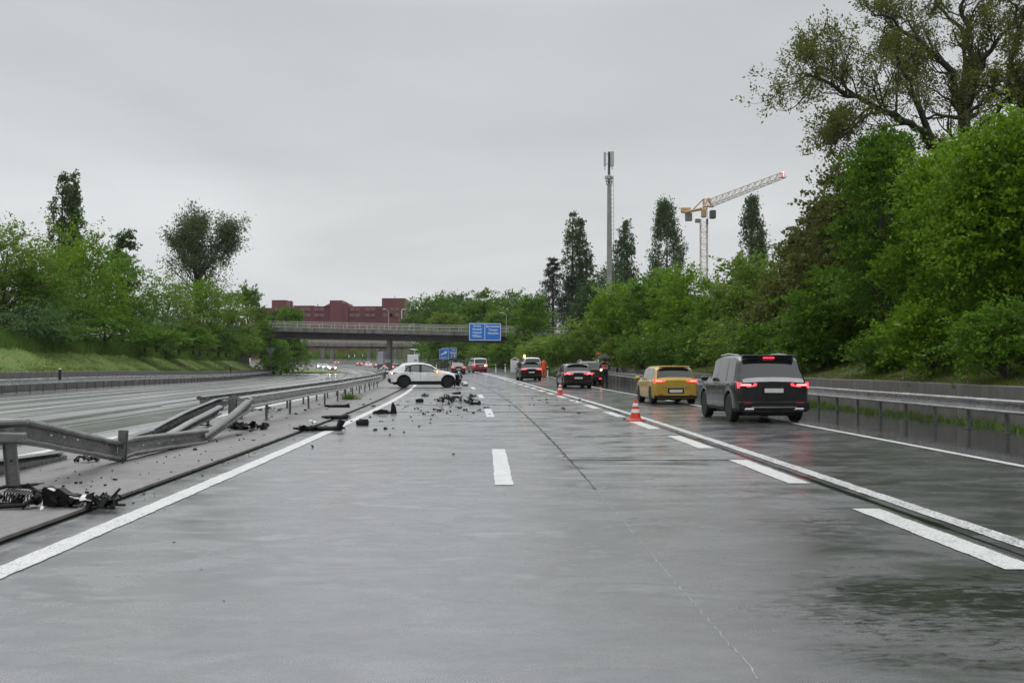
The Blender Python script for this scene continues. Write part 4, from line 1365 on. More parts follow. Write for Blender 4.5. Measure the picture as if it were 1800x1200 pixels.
for px, pyt, d, wpx, m_, lab in ((340, 575, 122, 80, 'mid', 'bush filling the hedge left of the marker post'), (385, 580, 142, 70, 'mid', 'bush filling the hedge above the far marker post'), (425, 585, 162, 56, 'mid', 'bush in the hedge near the bridge end'), (275, 570, 106, 90, 'mid', 'low bush in the middle of the hedge'), (85, 560, 82, 120, 'mid', 'low bush in the left part of the hedge'), (458, 560, 176, 44, 'mid', 'bush touching the left bridge end')):
    tree(px, pyt, d, wpx, m_, lab, 9000, .2, .02, 'bushes on the left bank', 'shrub', 'shrub', nl=18, lobe=.28)
# far trees
TF = 'far trees behind the bridges'
for px, pyt, d, wpx, m_, lab in ((768, 516, 285, 96, 'mid', 'round green tree right beside the red building'), (812, 518, 290, 90, 'dark', 'tree left behind the blue town sign'), (850, 512, 270, 84, 'mid', 'tall tree right behind the blue town sign'),
                             (896, 514, 255, 84, 'mid', 'tree between the blue sign and the dark conifer'), (785, 552, 250, 60, 'yellow', 'yellow green bush above the bridge railing, left of the blue sign'), (500, 543, 225, 75, 'mid', 'green tree standing in front of the left part of the red building'),
                             (875, 548, 240, 60, 'mid', 'green bush above the bridge railing, right of the blue sign'), (782, 524, 300, 80, 'mid', 'tree between the red building and the blue sign'), (930, 528, 262, 70, 'mid', 'treetop right of the lamp over the bridge end')):
    tree(px, pyt, d, wpx, m_, lab, 26000, .46, .5, TF, nl=30, ragged=1.0, zfoot=1.0)
k = 0
for px, pyt, d, wpx, m_ in ((740, 600, 262, 60, 'mid'), (775, 596, 250, 60, 'mid'), (815, 596, 244, 60, 'mid'), (850, 598, 236, 60, 'yellow'), (884, 600, 214, 50, 'mid'),
                          (480, 592, 196, 60, 'mid'), (515, 598, 232, 60, 'mid'), (565, 614, 420, 60, 'mid'), (610, 612, 430, 70, 'mid'), (655, 613, 420, 60, 'mid'), (690, 616, 400, 50, 'mid')):
    tree(px, pyt, d, wpx, m_, ('bush right of the second bridge', 'bushes behind the exit arrow sign', 'bush behind the dark saloon', 'yellowish bush behind the light van', 'dark bush beside the right abutment',
         'dense bush behind the give way sign', 'bush at the left abutment of the second bridge', 'far bush behind the left piers of the second bridge', 'far bush left of the chevron boards', 'far bush behind the chevron boards', 'far bush beside the lorry')[k],
         7000, .34 if d < 300 else .5, .05, 'bushes under and behind the bridges', 'shrub', 'shrub', nl=20, lobe=.27, zfoot=gz(PT(px, 640, d).x, d) - .2)
    k += 1
tree(1075, 468, 172, 128, 'dark', 'round dark green tree behind the phone mast', 17000, .3, .6, 'dark trees on the skyline', nl=30, ragged=.7, zfoot=1.5)
tree(1040, 500, 168, 60, 'dark', 'dark tree right of the tall conifers', 8000, .3, .6, 'dark trees on the skyline', nl=20, ragged=.8, zfoot=1.5)
tree(218, 405, 132, 58, 'dark', 'dark round tree top between the left poplar and the tall grey green tree', 9000, .27, 3, 'dark trees on the skyline', nl=18, ragged=.8, zfoot=3)
tree(1362, 428, 112, 62, 'bluish', 'thin airy young tree right of the rightmost poplar', 2600, .2, 2.5, 'dark trees on the skyline', nl=14, ragged=2.0, zfoot=2.5)
tree(1180, 470, 130, 70, 'mid', 'green treetop in front of the broad poplar', 8000, .26, 2.5, 'dark trees on the skyline', nl=16, zfoot=2.5)

# ---- skeleton trees: the limbs are drawn, twigs and leaf clusters grow from them
def grow(mb, sprays, p, d, length, r, level, maxl, droop=.0, ang=.6, up=.15):
    segs = 4
    pts, rs = [p.copy()], [r]
    q = p.copy(); dd = d.copy()
    for i in range(segs):
        dd = (dd + Vector([rnd.gauss(0, .16) for _ in range(3)]) + Vector((0, 0, up - droop))).normalized()
        q = q + dd * (length / segs)
        pts.append(q.copy()); rs.append(r * (1 - .55 * (i + 1) / segs))
    mb.tube(pts, rs, 6 if level < 2 else (4 if level < 3 else 3), False)
    if level >= maxl:
        for k in range(2): sprays.append((pts[-1 - k], dd, length * .6))
        return
    nb = 3 if level > 0 else 4
    for k in range(nb):
        f = .35 + .65 * (k + 1) / nb
        i = min(segs - 1, int(f * segs)); b = pts[i].lerp(pts[i + 1], f * segs - i) if i + 1 <= segs else pts[-1]
        ax = Vector([rnd.gauss(0, 1) for _ in range(3)]).cross(dd).normalized()
        nd = (Matrix.Rotation(ang * rnd.uniform(.6, 1.4), 3, ax) @ dd).normalized()
        grow(mb, sprays, b, nd, length * rnd.uniform(.55, .78), r * .5, level + 1, maxl, droop, ang, up)

def skeleton_tree(loc, mains, mat, label, leaf, per, maxl, group, r0, spl=1.0, droop=.03, clump=.45, ang=.62, name='broadleaf_tree', bark='barkm', lenf=.45):
    o = empty(name, loc, 0, label, 'tree', group)
    L0 = Vector(loc); mb = MB(); sprays = []
    for pts, ra, rb in mains:
        pts = [Vector(p) - L0 for p in pts]
        fine, rs = [], []
        m = len(pts) - 1
        for i in range(m):
            for k in range(4):
                f = k / 4
                fine.append(pts[i].lerp(pts[i + 1], f) + Vector((rnd.gauss(0, .07), rnd.gauss(0, .07), rnd.gauss(0, .07))) * (1 if (i or k) else 0))
                rs.append((ra + (rb - ra) * (i + f) / m) * .66)
        fine.append(pts[-1]); rs.append(rb)
        mb.tube(fine, rs, 8)
        tot = sum((fine[i + 1] - fine[i]).length for i in range(len(fine) - 1))
        nb = max(3, int(tot / .45))
        for k in range(nb):
            f = .28 + .72 * (k + rnd.random()) / nb
            i = min(len(fine) - 2, int(f * (len(fine) - 1)))
            dd = (fine[i + 1] - fine[i]).normalized()
            ax = Vector([rnd.gauss(0, 1) for _ in range(3)]).cross(dd).normalized()
            nd = (Matrix.Rotation(rnd.uniform(.5, 1.2), 3, ax) @ dd).normalized()
            grow(mb, sprays, fine[i], nd, tot * lenf * rnd.uniform(.3, .55) * spl * (1.15 - .5 * f), rs[i] * .42, 1, maxl, droop, ang)
        grow(mb, sprays, fine[-1], (fine[-1] - fine[-2]).normalized(), tot * .22 * spl, rb * .8, 1, maxl, droop, ang)
    mb.build('trunk', M[bark], o, True)
    S = np.array([list(s[0]) for s in sprays]); A = np.array([list(s[1]) for s in sprays]); L = np.array([s[2] for s in sprays])
    L = np.maximum(L, clump)
    V, T = leaves(S, A, L, per, leaf, spread=.26, up=.3, aspect=.45)
    link_mesh('crown', np_mesh('crown', V, quads(len(V) // 4), LM[mat], T), o)
    return o, len(sprays)

def PP(*a): return [PT(x, y, d) for x, y, d in a]
base = Vector((PT(1700, 500, 52).x, 52, 2.2))
mains = [
 ([base, PT(1698, 420, 52), PT(1697, 215, 52), PT(1690, 175, 52)], .62, .36),
 (PP((1690, 180, 52), (1660, 110, 51), (1600, 60, 50), (1560, 30, 49)), .28, .07),
 (PP((1692, 178, 52), (1712, 130, 53), (1700, 60, 53), (1690, 0, 53), (1680, -80, 53)), .28, .08),
 (PP((1700, 190, 52), (1722, 120, 51), (1760, 60, 50), (1800, 15, 50)), .25, .06),
 (PP((1698, 60, 53), (1650, 10, 54), (1620, -50, 54)), .15, .05),
 (PP((1650, 268, 52), (1612, 222, 50), (1560, 195, 48), (1505, 172, 47), (1440, 140, 46), (1420, 132, 45)), .3, .05),
 (PP((1695, 330, 52), (1668, 290, 52), (1650, 268, 52)), .45, .3),
 (PP((1560, 195, 48), (1530, 200, 46), (1490, 230, 45), (1468, 250, 45)), .13, .04),
 (PP((1505, 172, 47), (1470, 130, 48), (1440, 118, 49), (1405, 180, 49)), .1, .035),
 (PP((1650, 268, 52), (1620, 190, 54), (1590, 140, 55), (1570, 110, 55)), .22, .05),
 (PP((1640, 262, 52), (1600, 150, 50), (1570, 80, 49)), .16, .05),
 (PP((1700, 240, 52), (1750, 200, 51), (1785, 160, 50), (1840, 140, 50)), .2, .06),
 (PP((1530, 190, 47), (1500, 215, 47), (1470, 250, 48), (1462, 270, 48)), .08, .03),
]
wt, ns_ = skeleton_tree(base, mains, 'olive', 'tall spreading olive brown tree with bare dark limbs against the sky at the upper right', .125, 17, 3, 'tall trees at the upper right', .6, spl=.72, lenf=.42)
b2 = Vector((PT(1840, 500, 46).x, 46, 2.2))
mains = [([b2, PT(1840, 300, 46), PT(1815, 235, 46)], .5, .34), (PP((1815, 235, 46), (1798, 190, 46), (1775, 130, 46), (1790, 60, 46)), .26, .07),
         (PP((1815, 235, 46), (1850, 150, 46), (1860, 60, 46), (1850, -40, 46)), .28, .08), (PP((1798, 190, 46), (1760, 165, 45), (1730, 150, 45)), .14, .05),
         (PP((1790, 60, 46), (1780, 0, 46), (1800, -60, 46)), .1, .04)]
skeleton_tree(b2, mains, 'olive', 'second tall olive brown tree cut by the right edge of the picture', .125, 17, 3, 'tall trees at the upper right', .5, spl=.75)
b3 = Vector((PT(350, 500, 150).x, 150, 3.0))
mains = [([b3, PT(347, 510, 150), PT(343, 470, 150)], .6, .4), (PP((343, 480, 150), (335, 440, 150), (338, 405, 150)), .35, .1), (PP((345, 480, 150), (320, 450, 149), (308, 435, 149)), .25, .08),
         (PP((350, 490, 150), (372, 460, 151), (385, 430, 151), (398, 418, 151)), .32, .08), (PP((372, 460, 151), (392, 450, 152), (404, 440, 152)), .2, .07), (PP((340, 450, 150), (355, 425, 148), (352, 410, 148)), .25, .1)]
skeleton_tree(b3, mains, 'grey', 'tall grey green tree with a forked crown standing out above the left bank', .30, 15, 3, 'dark trees on the skyline', .6, spl=1.0, clump=1.3, lenf=.6, ang=.7)
# bare spiky shrub at the left end of the bridge and dead twigs on the skyline
b4 = Vector((PT(468, 560, 175).x, 175, 3.0))
o = empty('bare_shrub', b4, 0, 'leafless grey shrub left of the red building', 'shrub')
mb = MB(); sp = []
for k in range(7): grow(mb, sp, Vector((rnd.gauss(0, .5), 0, 0)), Vector((rnd.gauss(0, .25), rnd.gauss(0, .2), 1)).normalized(), 4.0, .07, 1, 3, 0, .5, .12)
mb.build('trunk', M['barkm'], o)

def poplar(stems, d, mat, label, leaf=.32, nleaf=9000, zf=2.0, name='poplar_tree'):
    """stems: list of (px, pytop, width px) columns standing close together"""
    p0 = PT(stems[0][0], stems[0][1], d)
    o = empty(name, (p0.x, d, zf), 0, label, 'tree', 'poplars on the skyline')
    Vs, Ts = [], []
    mb = MB()
    for px, pt, wpx in stems:
        p = PT(px, pt, d); h = p.z - zf; w_ = wpx * 1.25 / F * d; x0 = p.x - p0.x
        mb.tube([(x0 * .6, 0, -.5), (x0, 0, h * .5), (x0, 0, h * .95)], [.35, .2, .05], 7)
        ns = int(nleaf * 1.6) // len(stems) // 14
        nb = 34                                   # upright branches, each its own plume
        bz_ = rng.uniform(.12, .86, nb) * h; ba = rng.uniform(0, 6.28, nb)
        def wid(f): return np.clip(np.minimum((f / .18) ** .6 if np.isscalar(f) else np.clip(f / .18, 0.15, 1) ** .6, np.clip((1.02 - f) / .35, .06, 1) ** .65), .05, 1)
        bi = rng.integers(0, nb, ns); t_ = rng.random(ns)
        bl = h * .20
        z = bz_[bi] + t_ * bl
        z = np.minimum(z, h * .99)
        f = z / h
        rad = w_ / 2 * wid(f) * (.55 + .55 * t_)
        an = ba[bi] + rng.normal(size=ns) * .3
        S = np.stack([x0 + np.cos(an) * rad, np.sin(an) * rad, z], 1) + rng.normal(size=(ns, 3)) * w_ * .045
        A = unit(np.stack([np.cos(an) * .25, np.sin(an) * .25, np.ones(ns)], 1) + rng.normal(size=(ns, 3)) * .15)
        L = rng.uniform(.6, 1.6, ns) * w_ * .14
        V, T = leaves(S, A, L, 14, leaf, spread=.4, up=.2, tint0=rng.random(ns) * .7 + .1)
        Vs.append(V); Ts.append(T)
    V = np.concatenate(Vs); T = np.concatenate(Ts)
    link_mesh('crown', np_mesh('crown', V, quads(len(V) // 4), LM[mat], T), o)
    mb.build('trunk', M['bark'], o, True)
poplar([(110, 312, 34), (126, 309, 30)], 132, 'poplar', 'tall twin topped poplar above the left bank', .3, 9000, 3)
poplar([(1006, 378, 26), (1019, 390, 24), (1030, 425, 24)], 200, 'poplar', 'tall slender poplar beside the dark conifer', .36, 9000, 1.5)
poplar([(1103, 392, 26), (1092, 402, 26)], 222, 'poplar', 'small twin poplar just right of the phone mast', .4, 7000, 1.5)
poplar([(1172, 363, 44)], 205, 'poplar', 'broad dense poplar between the phone mast and the crane', .36, 11000, 1.5)
poplar([(1320, 355, 38)], 195, 'poplar', 'dense poplar right of the crane', .36, 11000, 1.5)
poplar([(1302, 440, 16)], 196, 'poplar', 'little poplar shoot left of the dense poplar', .3, 1600, 1.5)
# conifers
def conifer(px, pyt, d, wpx, label, zf=1.5):
    p = PT(px, pyt, d); h = p.z - zf; w_ = wpx / F * d
    o = empty('conifer', (p.x, d, zf), 0, label, 'tree', 'dark conifers left of the phone mast')
    mb = MB(); mb.tube([(0, 0, -.5), (0, 0, h * .98)], [.35, .04], 8)
    S, A, L = [], [], []
    tiers = 26
    for k in range(tiers):
        f = .1 + .89 * k / tiers
        nb = 9
        for j in range(nb):
            a = rnd.uniform(0, 6.28); r = w_ / 2 * (1 - f) ** .75 * rnd.uniform(.65, 1.15) + .15
            z = f * h + rnd.gauss(0, .15)
            st = Vector((0, 0, z)); en = Vector((math.cos(a) * r, math.sin(a) * r, z - r * .12 + .25 * r * rnd.random()))
            mb.tube([st, en], [.05, .015], 3, False)
            for q in range(5):
                s = st.lerp(en, .2 + .18 * q)
                S.append(list(s)); dd = (en - st).normalized(); A.append([dd.x + rnd.gauss(0, .4), dd.y + rnd.gauss(0, .4), dd.z - .25]); L.append(r * .34 + .2)
    A = unit(np.array(A))
    V, T = leaves(np.array(S), A, np.array(L), 12, .3, spread=.22, up=.8, aspect=.35)
    link_mesh('crown', np_mesh('crown', V, quads(len(V) // 4), LM['conifer'], T), o)
    mb.build('trunk', M['bark'], o, True)
conifer(972, 449, 186, 96, 'dark conifer at the left of the skyline group')
conifer(1006, 480, 192, 100, 'wider dark conifer behind the slender poplar')

# ------------------------------------------------------------------ grass and weeds
def blades(name, pts, hgt, wid, mat, kind='stuff', nper=5, spread=.08, parent=None, lean=.35):
    pts = np.array(pts); n = len(pts) * nper
    P = np.repeat(pts, nper, 0) + np.concatenate([rng.normal(size=(n, 2)) * spread, np.zeros((n, 1))], 1)
    a = rng.uniform(0, 6.28, n); s = np.stack([np.cos(a), np.sin(a), np.zeros(n)], 1)
    hh = hgt * rng.uniform(.5, 1.3, n)[:, None]
    tip = P + np.concatenate([rng.normal(size=(n, 2)) * lean, np.ones((n, 1))], 1) * hh
    V = np.stack([P - s * wid / 2, P + s * wid / 2, tip], 1).reshape(-1, 3)
    T = np.repeat(rng.random(n), 3)
    me = np_mesh(name, V, np.arange(n * 3).reshape(n, 3), LM[mat], T)
    o = link_mesh(name, me, parent)
    if kind: o['kind'] = kind
    return o
def prof_z(prof, f, d):
    """height on a bank at fraction f of its cross section list"""
    i = min(len(prof) - 2, int(f)); u = f - i
    o = prof[i][0](d) * (1 - u) + prof[i + 1][0](d) * u; zz = prof[i][1](d) * (1 - u) + prof[i + 1][1](d) * u
    x = CL(d) + o
    return (x, d, gz(CL(d) + prof[0][0](d), d) + zz - .03)
pts = [prof_z(BR, rnd.uniform(.0, 3.2), 14 + 116 * rnd.random() ** 1.3) for _ in range(8500)]
blades('verge_grass', pts, .16, .014, 'grass', nper=6, spread=.1)
pts = [prof_z(BL, rnd.uniform(.0, 2.3), 40 + 120 * rnd.random() ** 1.2) for _ in range(7000)]
blades('mown_grass', pts, .11, .03, 'grass', nper=5, spread=.14)
pts = [prof_z(BL, rnd.uniform(2.25, 4.2), 42 + 140 * rnd.random() ** 1.2) for _ in range(9000)]
blades('tall_grass', pts, .75, .045, 'tall', nper=6, spread=.22)
# weeds behind the right rail, a tuft under the median rail
k = 0
for i in range(26):
    d = 26 + i * 1.05 + rnd.uniform(-.3, .3)
    o_ = RR(d) + rnd.uniform(.7, 1.3)
    p = RP(o_, d)
    pts = [(rnd.gauss(0, .22), rnd.gauss(0, .3), 0) for _ in range(26)]
    o = blades('weed_tuft', pts, rnd.uniform(.09, .22), .03, 'tall', kind=None, nper=4, spread=.05, lean=.7)
    o.location = p
    tag(o, 'green weeds growing between the right guard rail and the retaining wall', 'weed', 'weeds behind the right guard rail')
p = G(614, 702)
o = blades('grass_tuft', [(rnd.gauss(0, .16), rnd.gauss(0, .2), 0) for _ in range(60)], .3, .02, 'tall', kind=None, nper=6, spread=.05, lean=.6)
o.location = p; tag(o, 'green grass tuft growing under the median guard rail', 'grass tuft')
# ------------------------------------------------------------------ vehicles
def carpaint(name, col, rough=.28, metal=.0, coat=.6):
    t = NT(name); f = t.noise(2.5, detail=5, rough=.7)
    t.set(t.mix(t.rng(f, .35, .7), col, tuple(c * .78 for c in col)), t.rng(f, .3, .7, rough, rough + .16), metal, coat=coat)
    t.b.inputs['Coat Roughness'].default_value = .08
    return t.m
M['p_white'] = carpaint('paint_white', (.80, .82, .83)); M['p_black'] = carpaint('paint_black', (.008, .008, .010), .12, coat=.15)
M['p_dark'] = carpaint('paint_dark_grey', (.035, .037, .042), .2); M['p_gold'] = carpaint('paint_gold', (.50, .33, .035), .3, .25)
M['p_goldlow'] = carpaint('paint_yellow', (.55, .42, .03), .3, .1); M['p_brown'] = carpaint('paint_dark_brown', (.07, .045, .035), .25, .3)
M['p_silver'] = carpaint('paint_silver', (.30, .31, .32), .3, .5); M['p_red'] = carpaint('paint_red', (.26, .03, .025), .35); M['p_blue'] = carpaint('paint_lorry_blue', (.13, .17, .26), .5, coat=.1)
M['p_grey'] = carpaint('paint_lorry_grey', (.24, .25, .27), .5, coat=.1)
M['plastic'] = plain('black_plastic', (.006, .006, .0065), .5, var=.3, sc=8, bump=.1)
M['plastic_w'] = plain('wet_black_plastic', (.004, .004, .0045), .5, var=.5, sc=20, bump=.6)
for k_m in ('plastic', 'plastic_w'): M[k_m].node_tree.nodes['Principled BSDF'].inputs['Specular IOR Level'].default_value = .3
M['tyre'] = plain('tyre', (.005, .005, .005), .7, var=.3)
M['rim'] = plain('rim', (.09, .09, .095), .35, .7); M['rim_b'] = plain('rim_black', (.02, .02, .022), .3, .5)
M['plate'] = plain('plate', (.62, .62, .58), .4, var=.04); M['chrome'] = plain('chrome', (.55, .55, .55), .15, .95)
t = NT('car_glass'); t.set((.012, .014, .016), .05, spec=.7); M['glass'] = t.m
t = NT('car_glass_pale'); t.set((.16, .18, .16), .1, spec=.8); M['glass_l'] = t.m
def lamp(name, col, em, es):
    t = NT(name); t.set(col, .25, emit=em, es=es); return t.m
M['tail'] = lamp('tail_lamp_lit', (.5, .01, .02), (1, .045, .06), 2.8); M['tail_hot'] = lamp('tail_lamp_core', (.6, .05, .06), (1, .16, .16), 4.5)
M['tail_off'] = lamp('tail_lamp_dim', (.20, .006, .008), (1, .03, .03), .12); M['amber'] = lamp('amber_lamp', (.8, .3, .05), (1, .38, .06), 9)
M['head'] = lamp('head_lamp', (.8, .8, .8), (1, .97, .88), 26); M['rearw'] = lamp('lit_lamp_warm', (.8, .5, .3), (1, .62, .4), 7)
M['head_o'] = lamp('running_lamp_orange', (.8, .3, .1), (1, .42, .2), 6)

def wheel(parent, x, y, r=.36, wd=.23, rim=None, yaw=0.0, spokes=5, side=1):
    mb = MB(); mb.box((0, 0, 0), (.06, wd * .5, .06))
    w_ = mb.build('wheel', M['plastic'], parent, loc=(x, y, r), rot=(0, 0, yaw))
    mb = MB(); mb.lathe([(r * .62, -wd / 2), (r * .93, -wd / 2), (r, -wd * .36), (r, wd * .36), (r * .93, wd / 2), (r * .62, wd / 2)], 30, axis='Y')
    mb.build('tyre', M['tyre'], w_, True)
    s = 1 if y > 0 else -1
    mb = MB(); mb.lathe([(r * .66, -wd * .42), (r * .64, wd * .44), (r * .56, wd * .38), (r * .56, -wd * .3)], 30, axis='Y')
    mb.lathe([(0, wd * .3), (.075, wd * .3), (.07, wd * .38), (0, wd * .4)], 12, axis='Y')
    for k in range(spokes):
        a = 2 * math.pi * k / spokes + .2
        for q in (-.13, .13):
            c = Vector((math.cos(a + q), 0, math.sin(a + q))) * r * .34
            mb.box(c + Vector((0, wd * .33, 0)), (r * .5, .03, .035), (0, -(a + q * .6), 0))
    mb.lathe([(0, -wd * .2), (r * .5, -wd * .2), (0, -wd * .25)], 16, axis='Y')
    me = mb.mesh('rim', rim or M['rim'], True)
    link_mesh('rim', me, w_, rot=(0, 0, 0 if s > 0 else math.pi))
    return w_

def interp(xs, pts):
    return np.interp(xs, [p[0] for p in pts], [p[1] for p in pts])

def car(label, cat, loc, rz, L, W, top, belt, glass, paint, axles, R=.36, group=None, name='car', rear_win=None, front_win=None, sill=.26, wheelr=.35, cut=None, clad=None, rim=None, glassm=None,
        arch_trim=False, roofm=None, lower=None, tumble=.19, seed=0, wyaw=0.0, topmat=None, splitz=None, frontlamp=False):
    """a car as one lofted shell: x=0 is the tail, x=L the nose"""
    root = empty(name, loc, rz, label, cat, group)
    xe = cut or L
    xs = set(np.round(np.linspace(0, xe, 34), 3)); xs |= {round(p[0], 3) for p in top if p[0] <= xe} | {round(p[0], 3) for p in belt if p[0] <= xe}
    for a in axles: xs |= {round(float(a + R * math.cos(q)), 3) for q in np.linspace(0, math.pi, 13) if a + R * math.cos(q) <= xe}
    for g in glass: xs |= {g[0], g[1]}
    for g in (rear_win, front_win):
        if g: xs |= {g[0], g[1]}
    xs |= {.02, .06, .14, .26, L - .05, L - .15, L - .3, L - .5}
    xs = sorted(x for x in xs if x <= xe)
    xs = [x for i, x in enumerate(xs) if i == 0 or x - xs[i - 1] > .006]
    zt = interp(xs, top); zb_ = interp(xs, belt)
    V = []; nv = 12
    for i, x in enumerate(xs):
        e = .0
        if x < .35: e = (1 - x / .35) ** 2.2 * .11
        if x > L - .75: e = max(e, ((x - (L - .75)) / .75) ** 2.2 * .17)
        w_ = W / 2 - e
        z0 = sill
        inarch = False
        for a in axles:
            if abs(x - a) < R: z0 = max(z0, wheelr + math.sqrt(max(0, R * R - (x - a) ** 2)) * 1.03)
        zt_ = zt[i]; zs = min(zb_[i], zt_ - .04)
        g = min(1.0, max(0.0, (zt_ - zs - .06) / .3))
        z0 = min(z0, zs - .1)
        wr = (w_ - .05) * (1 - g) + (w_ - tumble) * g
        wg = w_ - .045
        zm = z0 + (zs - z0) * .45
        hg = zt_ - zs
        sec = [(w_ - .045, z0), (w_ - .012, z0 + (zs - z0) * .12), (w_, zm), (w_ - .004, zs - (zs - zm) * .25), (w_ - .03, zs), (wg - .02 * g, zs + .02 * g + .004),
               (wg * .45 + wr * .55, zs + hg * .5 * g + hg * .3 * (1 - g)), (wr + .012, zt_ - .085 * g - hg * .45 * (1 - g)), (wr - .03, zt_ - .045 * g - hg * .22 * (1 - g)), (wr - .12, zt_ - .012), (wr * .5, zt_ + .012), (0, zt_ + .02)]
        for s in (1, -1):
            V += [(x, s * y, z) for y, z in sec]
    faces = {}
    def put(k, f): faces.setdefault(k, []).append(f)
    n = len(xs)
    for i in range(n - 1):
        xm = (xs[i] + xs[i + 1]) / 2
        sideg = next((k for k, g in enumerate(glass) if g[0] <= xm <= g[1]), None)
        for si, s in enumerate((0, nv)):
            for k in range(nv - 1):
                a = i * 2 * nv + s + k; b = (i + 1) * 2 * nv + s + k
                f = (a, b, b + 1, a + 1) if si == 0 else (a, a + 1, b + 1, b)
                key = 'body'
                if sideg is not None and k in (5, 6): key = ('side_window', sideg, si)
                elif rear_win and rear_win[0] <= xm <= rear_win[1] and k in (8, 9, 10): key = 'rear_window'
                elif front_win and front_win[0] <= xm <= front_win[1] and k in (8, 9, 10): key = 'windscreen'
                elif (clad and k == 0): key = 'cladding'
                elif topmat and k >= 8: key = 'roof'
                put(key, f)
    for i in (0, n - 1):
        b = i * 2 * nv
        poly = [b + k for k in range(nv)] + [b + nv + k for k in range(nv - 2, -1, -1)]
        put('body' if not (cut and i == n - 1) else 'torn_front', tuple(poly) if i == n - 1 else tuple(reversed(poly)))
    for key, fs in faces.items():
        used = sorted({v for f in fs for v in f}); mp_ = {v: j for j, v in enumerate(used)}
        mb = MB(); mb.v = [V[v] for v in used]; mb.f = [tuple(mp_[v] for v in f) for f in fs]
        nm = key if isinstance(key, str) else key[0]
        mat = {'body': paint, 'cladding': M['plastic'], 'torn_front': M['plastic'], 'roof': topmat}.get(nm) or (glassm or M['glass'])
        if nm == 'body' and splitz:     # two tone
            me = mb.mesh('body', paint, True, 28); me.materials.append(splitz[1])
            for p in me.polygons:
                if p.center.z < splitz[0]: p.material_index = 1
            link_mesh('body', me, root)
        else:
            mb.build(nm, mat, root, True, 28)
    # underbody, wheels, mirrors
    mb = MB(); mb.box(((min(xe, L - .3) + .3) / 2, 0, .36), (min(xe, L - .3) - .3, W - .52, .3)); mb.build('underbody', M['plastic'], root)
    for a in axles:
        mb = MB(); mb.box((a, 0, wheelr + .12), (R * 1.9, W - .56, R * 1.5)); mb.build('wheel_well', M['plastic'], root)
    for a in axles:
        for s in (1, -1):
            wheel(root, a, s * (W / 2 - .135), wheelr, .23, rim, wyaw if a == max(axles) else 0)
    if arch_trim:
        for a in axles:
            for s in (1, -1):
                mb = MB(); P = []
                for q in np.linspace(-.12, math.pi + .12, 18): P.append((a + (R + .03) * math.cos(q), s * (W / 2 - .006), max(sill, wheelr + (R + .03) * 1.03 * math.sin(q))))
                mb.tube(P, .035, 6); mb.build('arch_trim', M['plastic'], root, True)
    return root

def rearkit(root, L, W, zl, lw, lh, mat, ins=.04, plate=(0, .8), bumper=(.36, .22), refl=True, bar=False, high=None, hot=True, x=-.012, shape='wide', wiper=None, zs=0.0):
    """tail lamps, plate, bumper on the rear face"""
    for s in (1, -1):
        mb = MB()
        yo = s * (W / 2 - ins); yi = s * (W / 2 - ins - lw)
        if shape == 'wide':
            P = [(yo, zl - lh * .5), (yo, zl + lh * .5), (yi, zl + lh * .32), (yi + s * .02, zl - lh * .12), ((yo * .45 + yi * .55), zl - lh * .3)]
        else:
            P = [(yo, zl - lh * .5), (yo, zl + lh * .5), (yi, zl + lh * .5), (yi, zl - lh * .5)]
        V = [(x - .0, y, z) for y, z in P] + [(x + .14, y - s * (0), z) for y, z in P]
        m = len(P); V = [(x if abs(y) < W / 2 - ins - .05 else x + .07, y, z) for y, z in P] + [(x + .2, y * .985, z) for y, z in P]
        fs = [tuple(range(m)), tuple(reversed(range(m, 2 * m)))] + [(k, k + m, (k + 1) % m + m, (k + 1) % m) for k in range(m)]
        mb.add(V, fs); tl = mb.build('tail_lamp', mat, root)
        if hot:
            mb = MB(); mb.box((x - .006, (yo * .6 + yi * .4), zl + lh * .06), (.02, lw * .55, lh * .28)); mb.build('lamp_core', M['tail_hot'], tl)
    if plate:
        mb = MB(); mb.box((-.022 + plate[0], 0, plate[1]), (.012, .5, .11), None, .004); mb.build('number_plate', M['plate'], root)
        mb = MB(); mb.box((-.008 + plate[0], 0, plate[1] + .01), (.016, .62, .19), None, .006); mb.build('plate_recess', M['plastic'], root)
    if bumper:
        mb = MB(); mb.box((.10, 0, bumper[0]), (.26, W - .1, bumper[1]), None, .05); mb.build('bumper', M['plastic'], root)
    if refl:
        for s in (1, -1):
            mb = MB(); mb.box((-.035, s * (W / 2 - .3), bumper[0] + .08), (.012, .2, .03)); mb.build('reflector', M['tail_off'], root)
    if high:
        mb = MB(); mb.box((high[0], 0, high[1]), (.03, .3, .03)); mb.build('brake_lamp', M['tail'], root)
    mb = MB(); mb.box((-.004, 0, zs + .02), (.01, W * .62, .012)); mb.build('hatch_seam', M['plastic'], root)

def mirror(root, x, y, z, mat):
    for s in (1, -1):
        mb = MB(); mb.box((x, s * (y + .1), z), (.14, .2, .14), None, .04); mb.build('mirror', mat, root, True)
def spoiler(root, x, z, W, mat, ln=.22):
    mb = MB(); mb.box((x, 0, z), (ln, W, .045), (0, math.radians(5), 0), .015); mb.build('roof_spoiler', mat, root)
def head(d): return math.pi / 2 - math.atan(HEAD(d))

def suv_profile(L, H_, zl=.98, slope=.42, hood=1.02):
    return [(0, zl), (.05, zl + .05), (.09, zl + .1), (slope, H_ - .1), (slope + .14, H_ - .03), (slope + .5, H_), (L * .5, H_ + .01), (L * .62, H_ - .05), (L * .78, hood + .05), (L * .8, hood), (L - .35, hood - .13), (L - .08, hood - .25), (L, hood - .4)]
def suv_belt(L, z=.98): return [(0, z - .06), (.3, z), (L * .8, z - .06), (L, .6)]

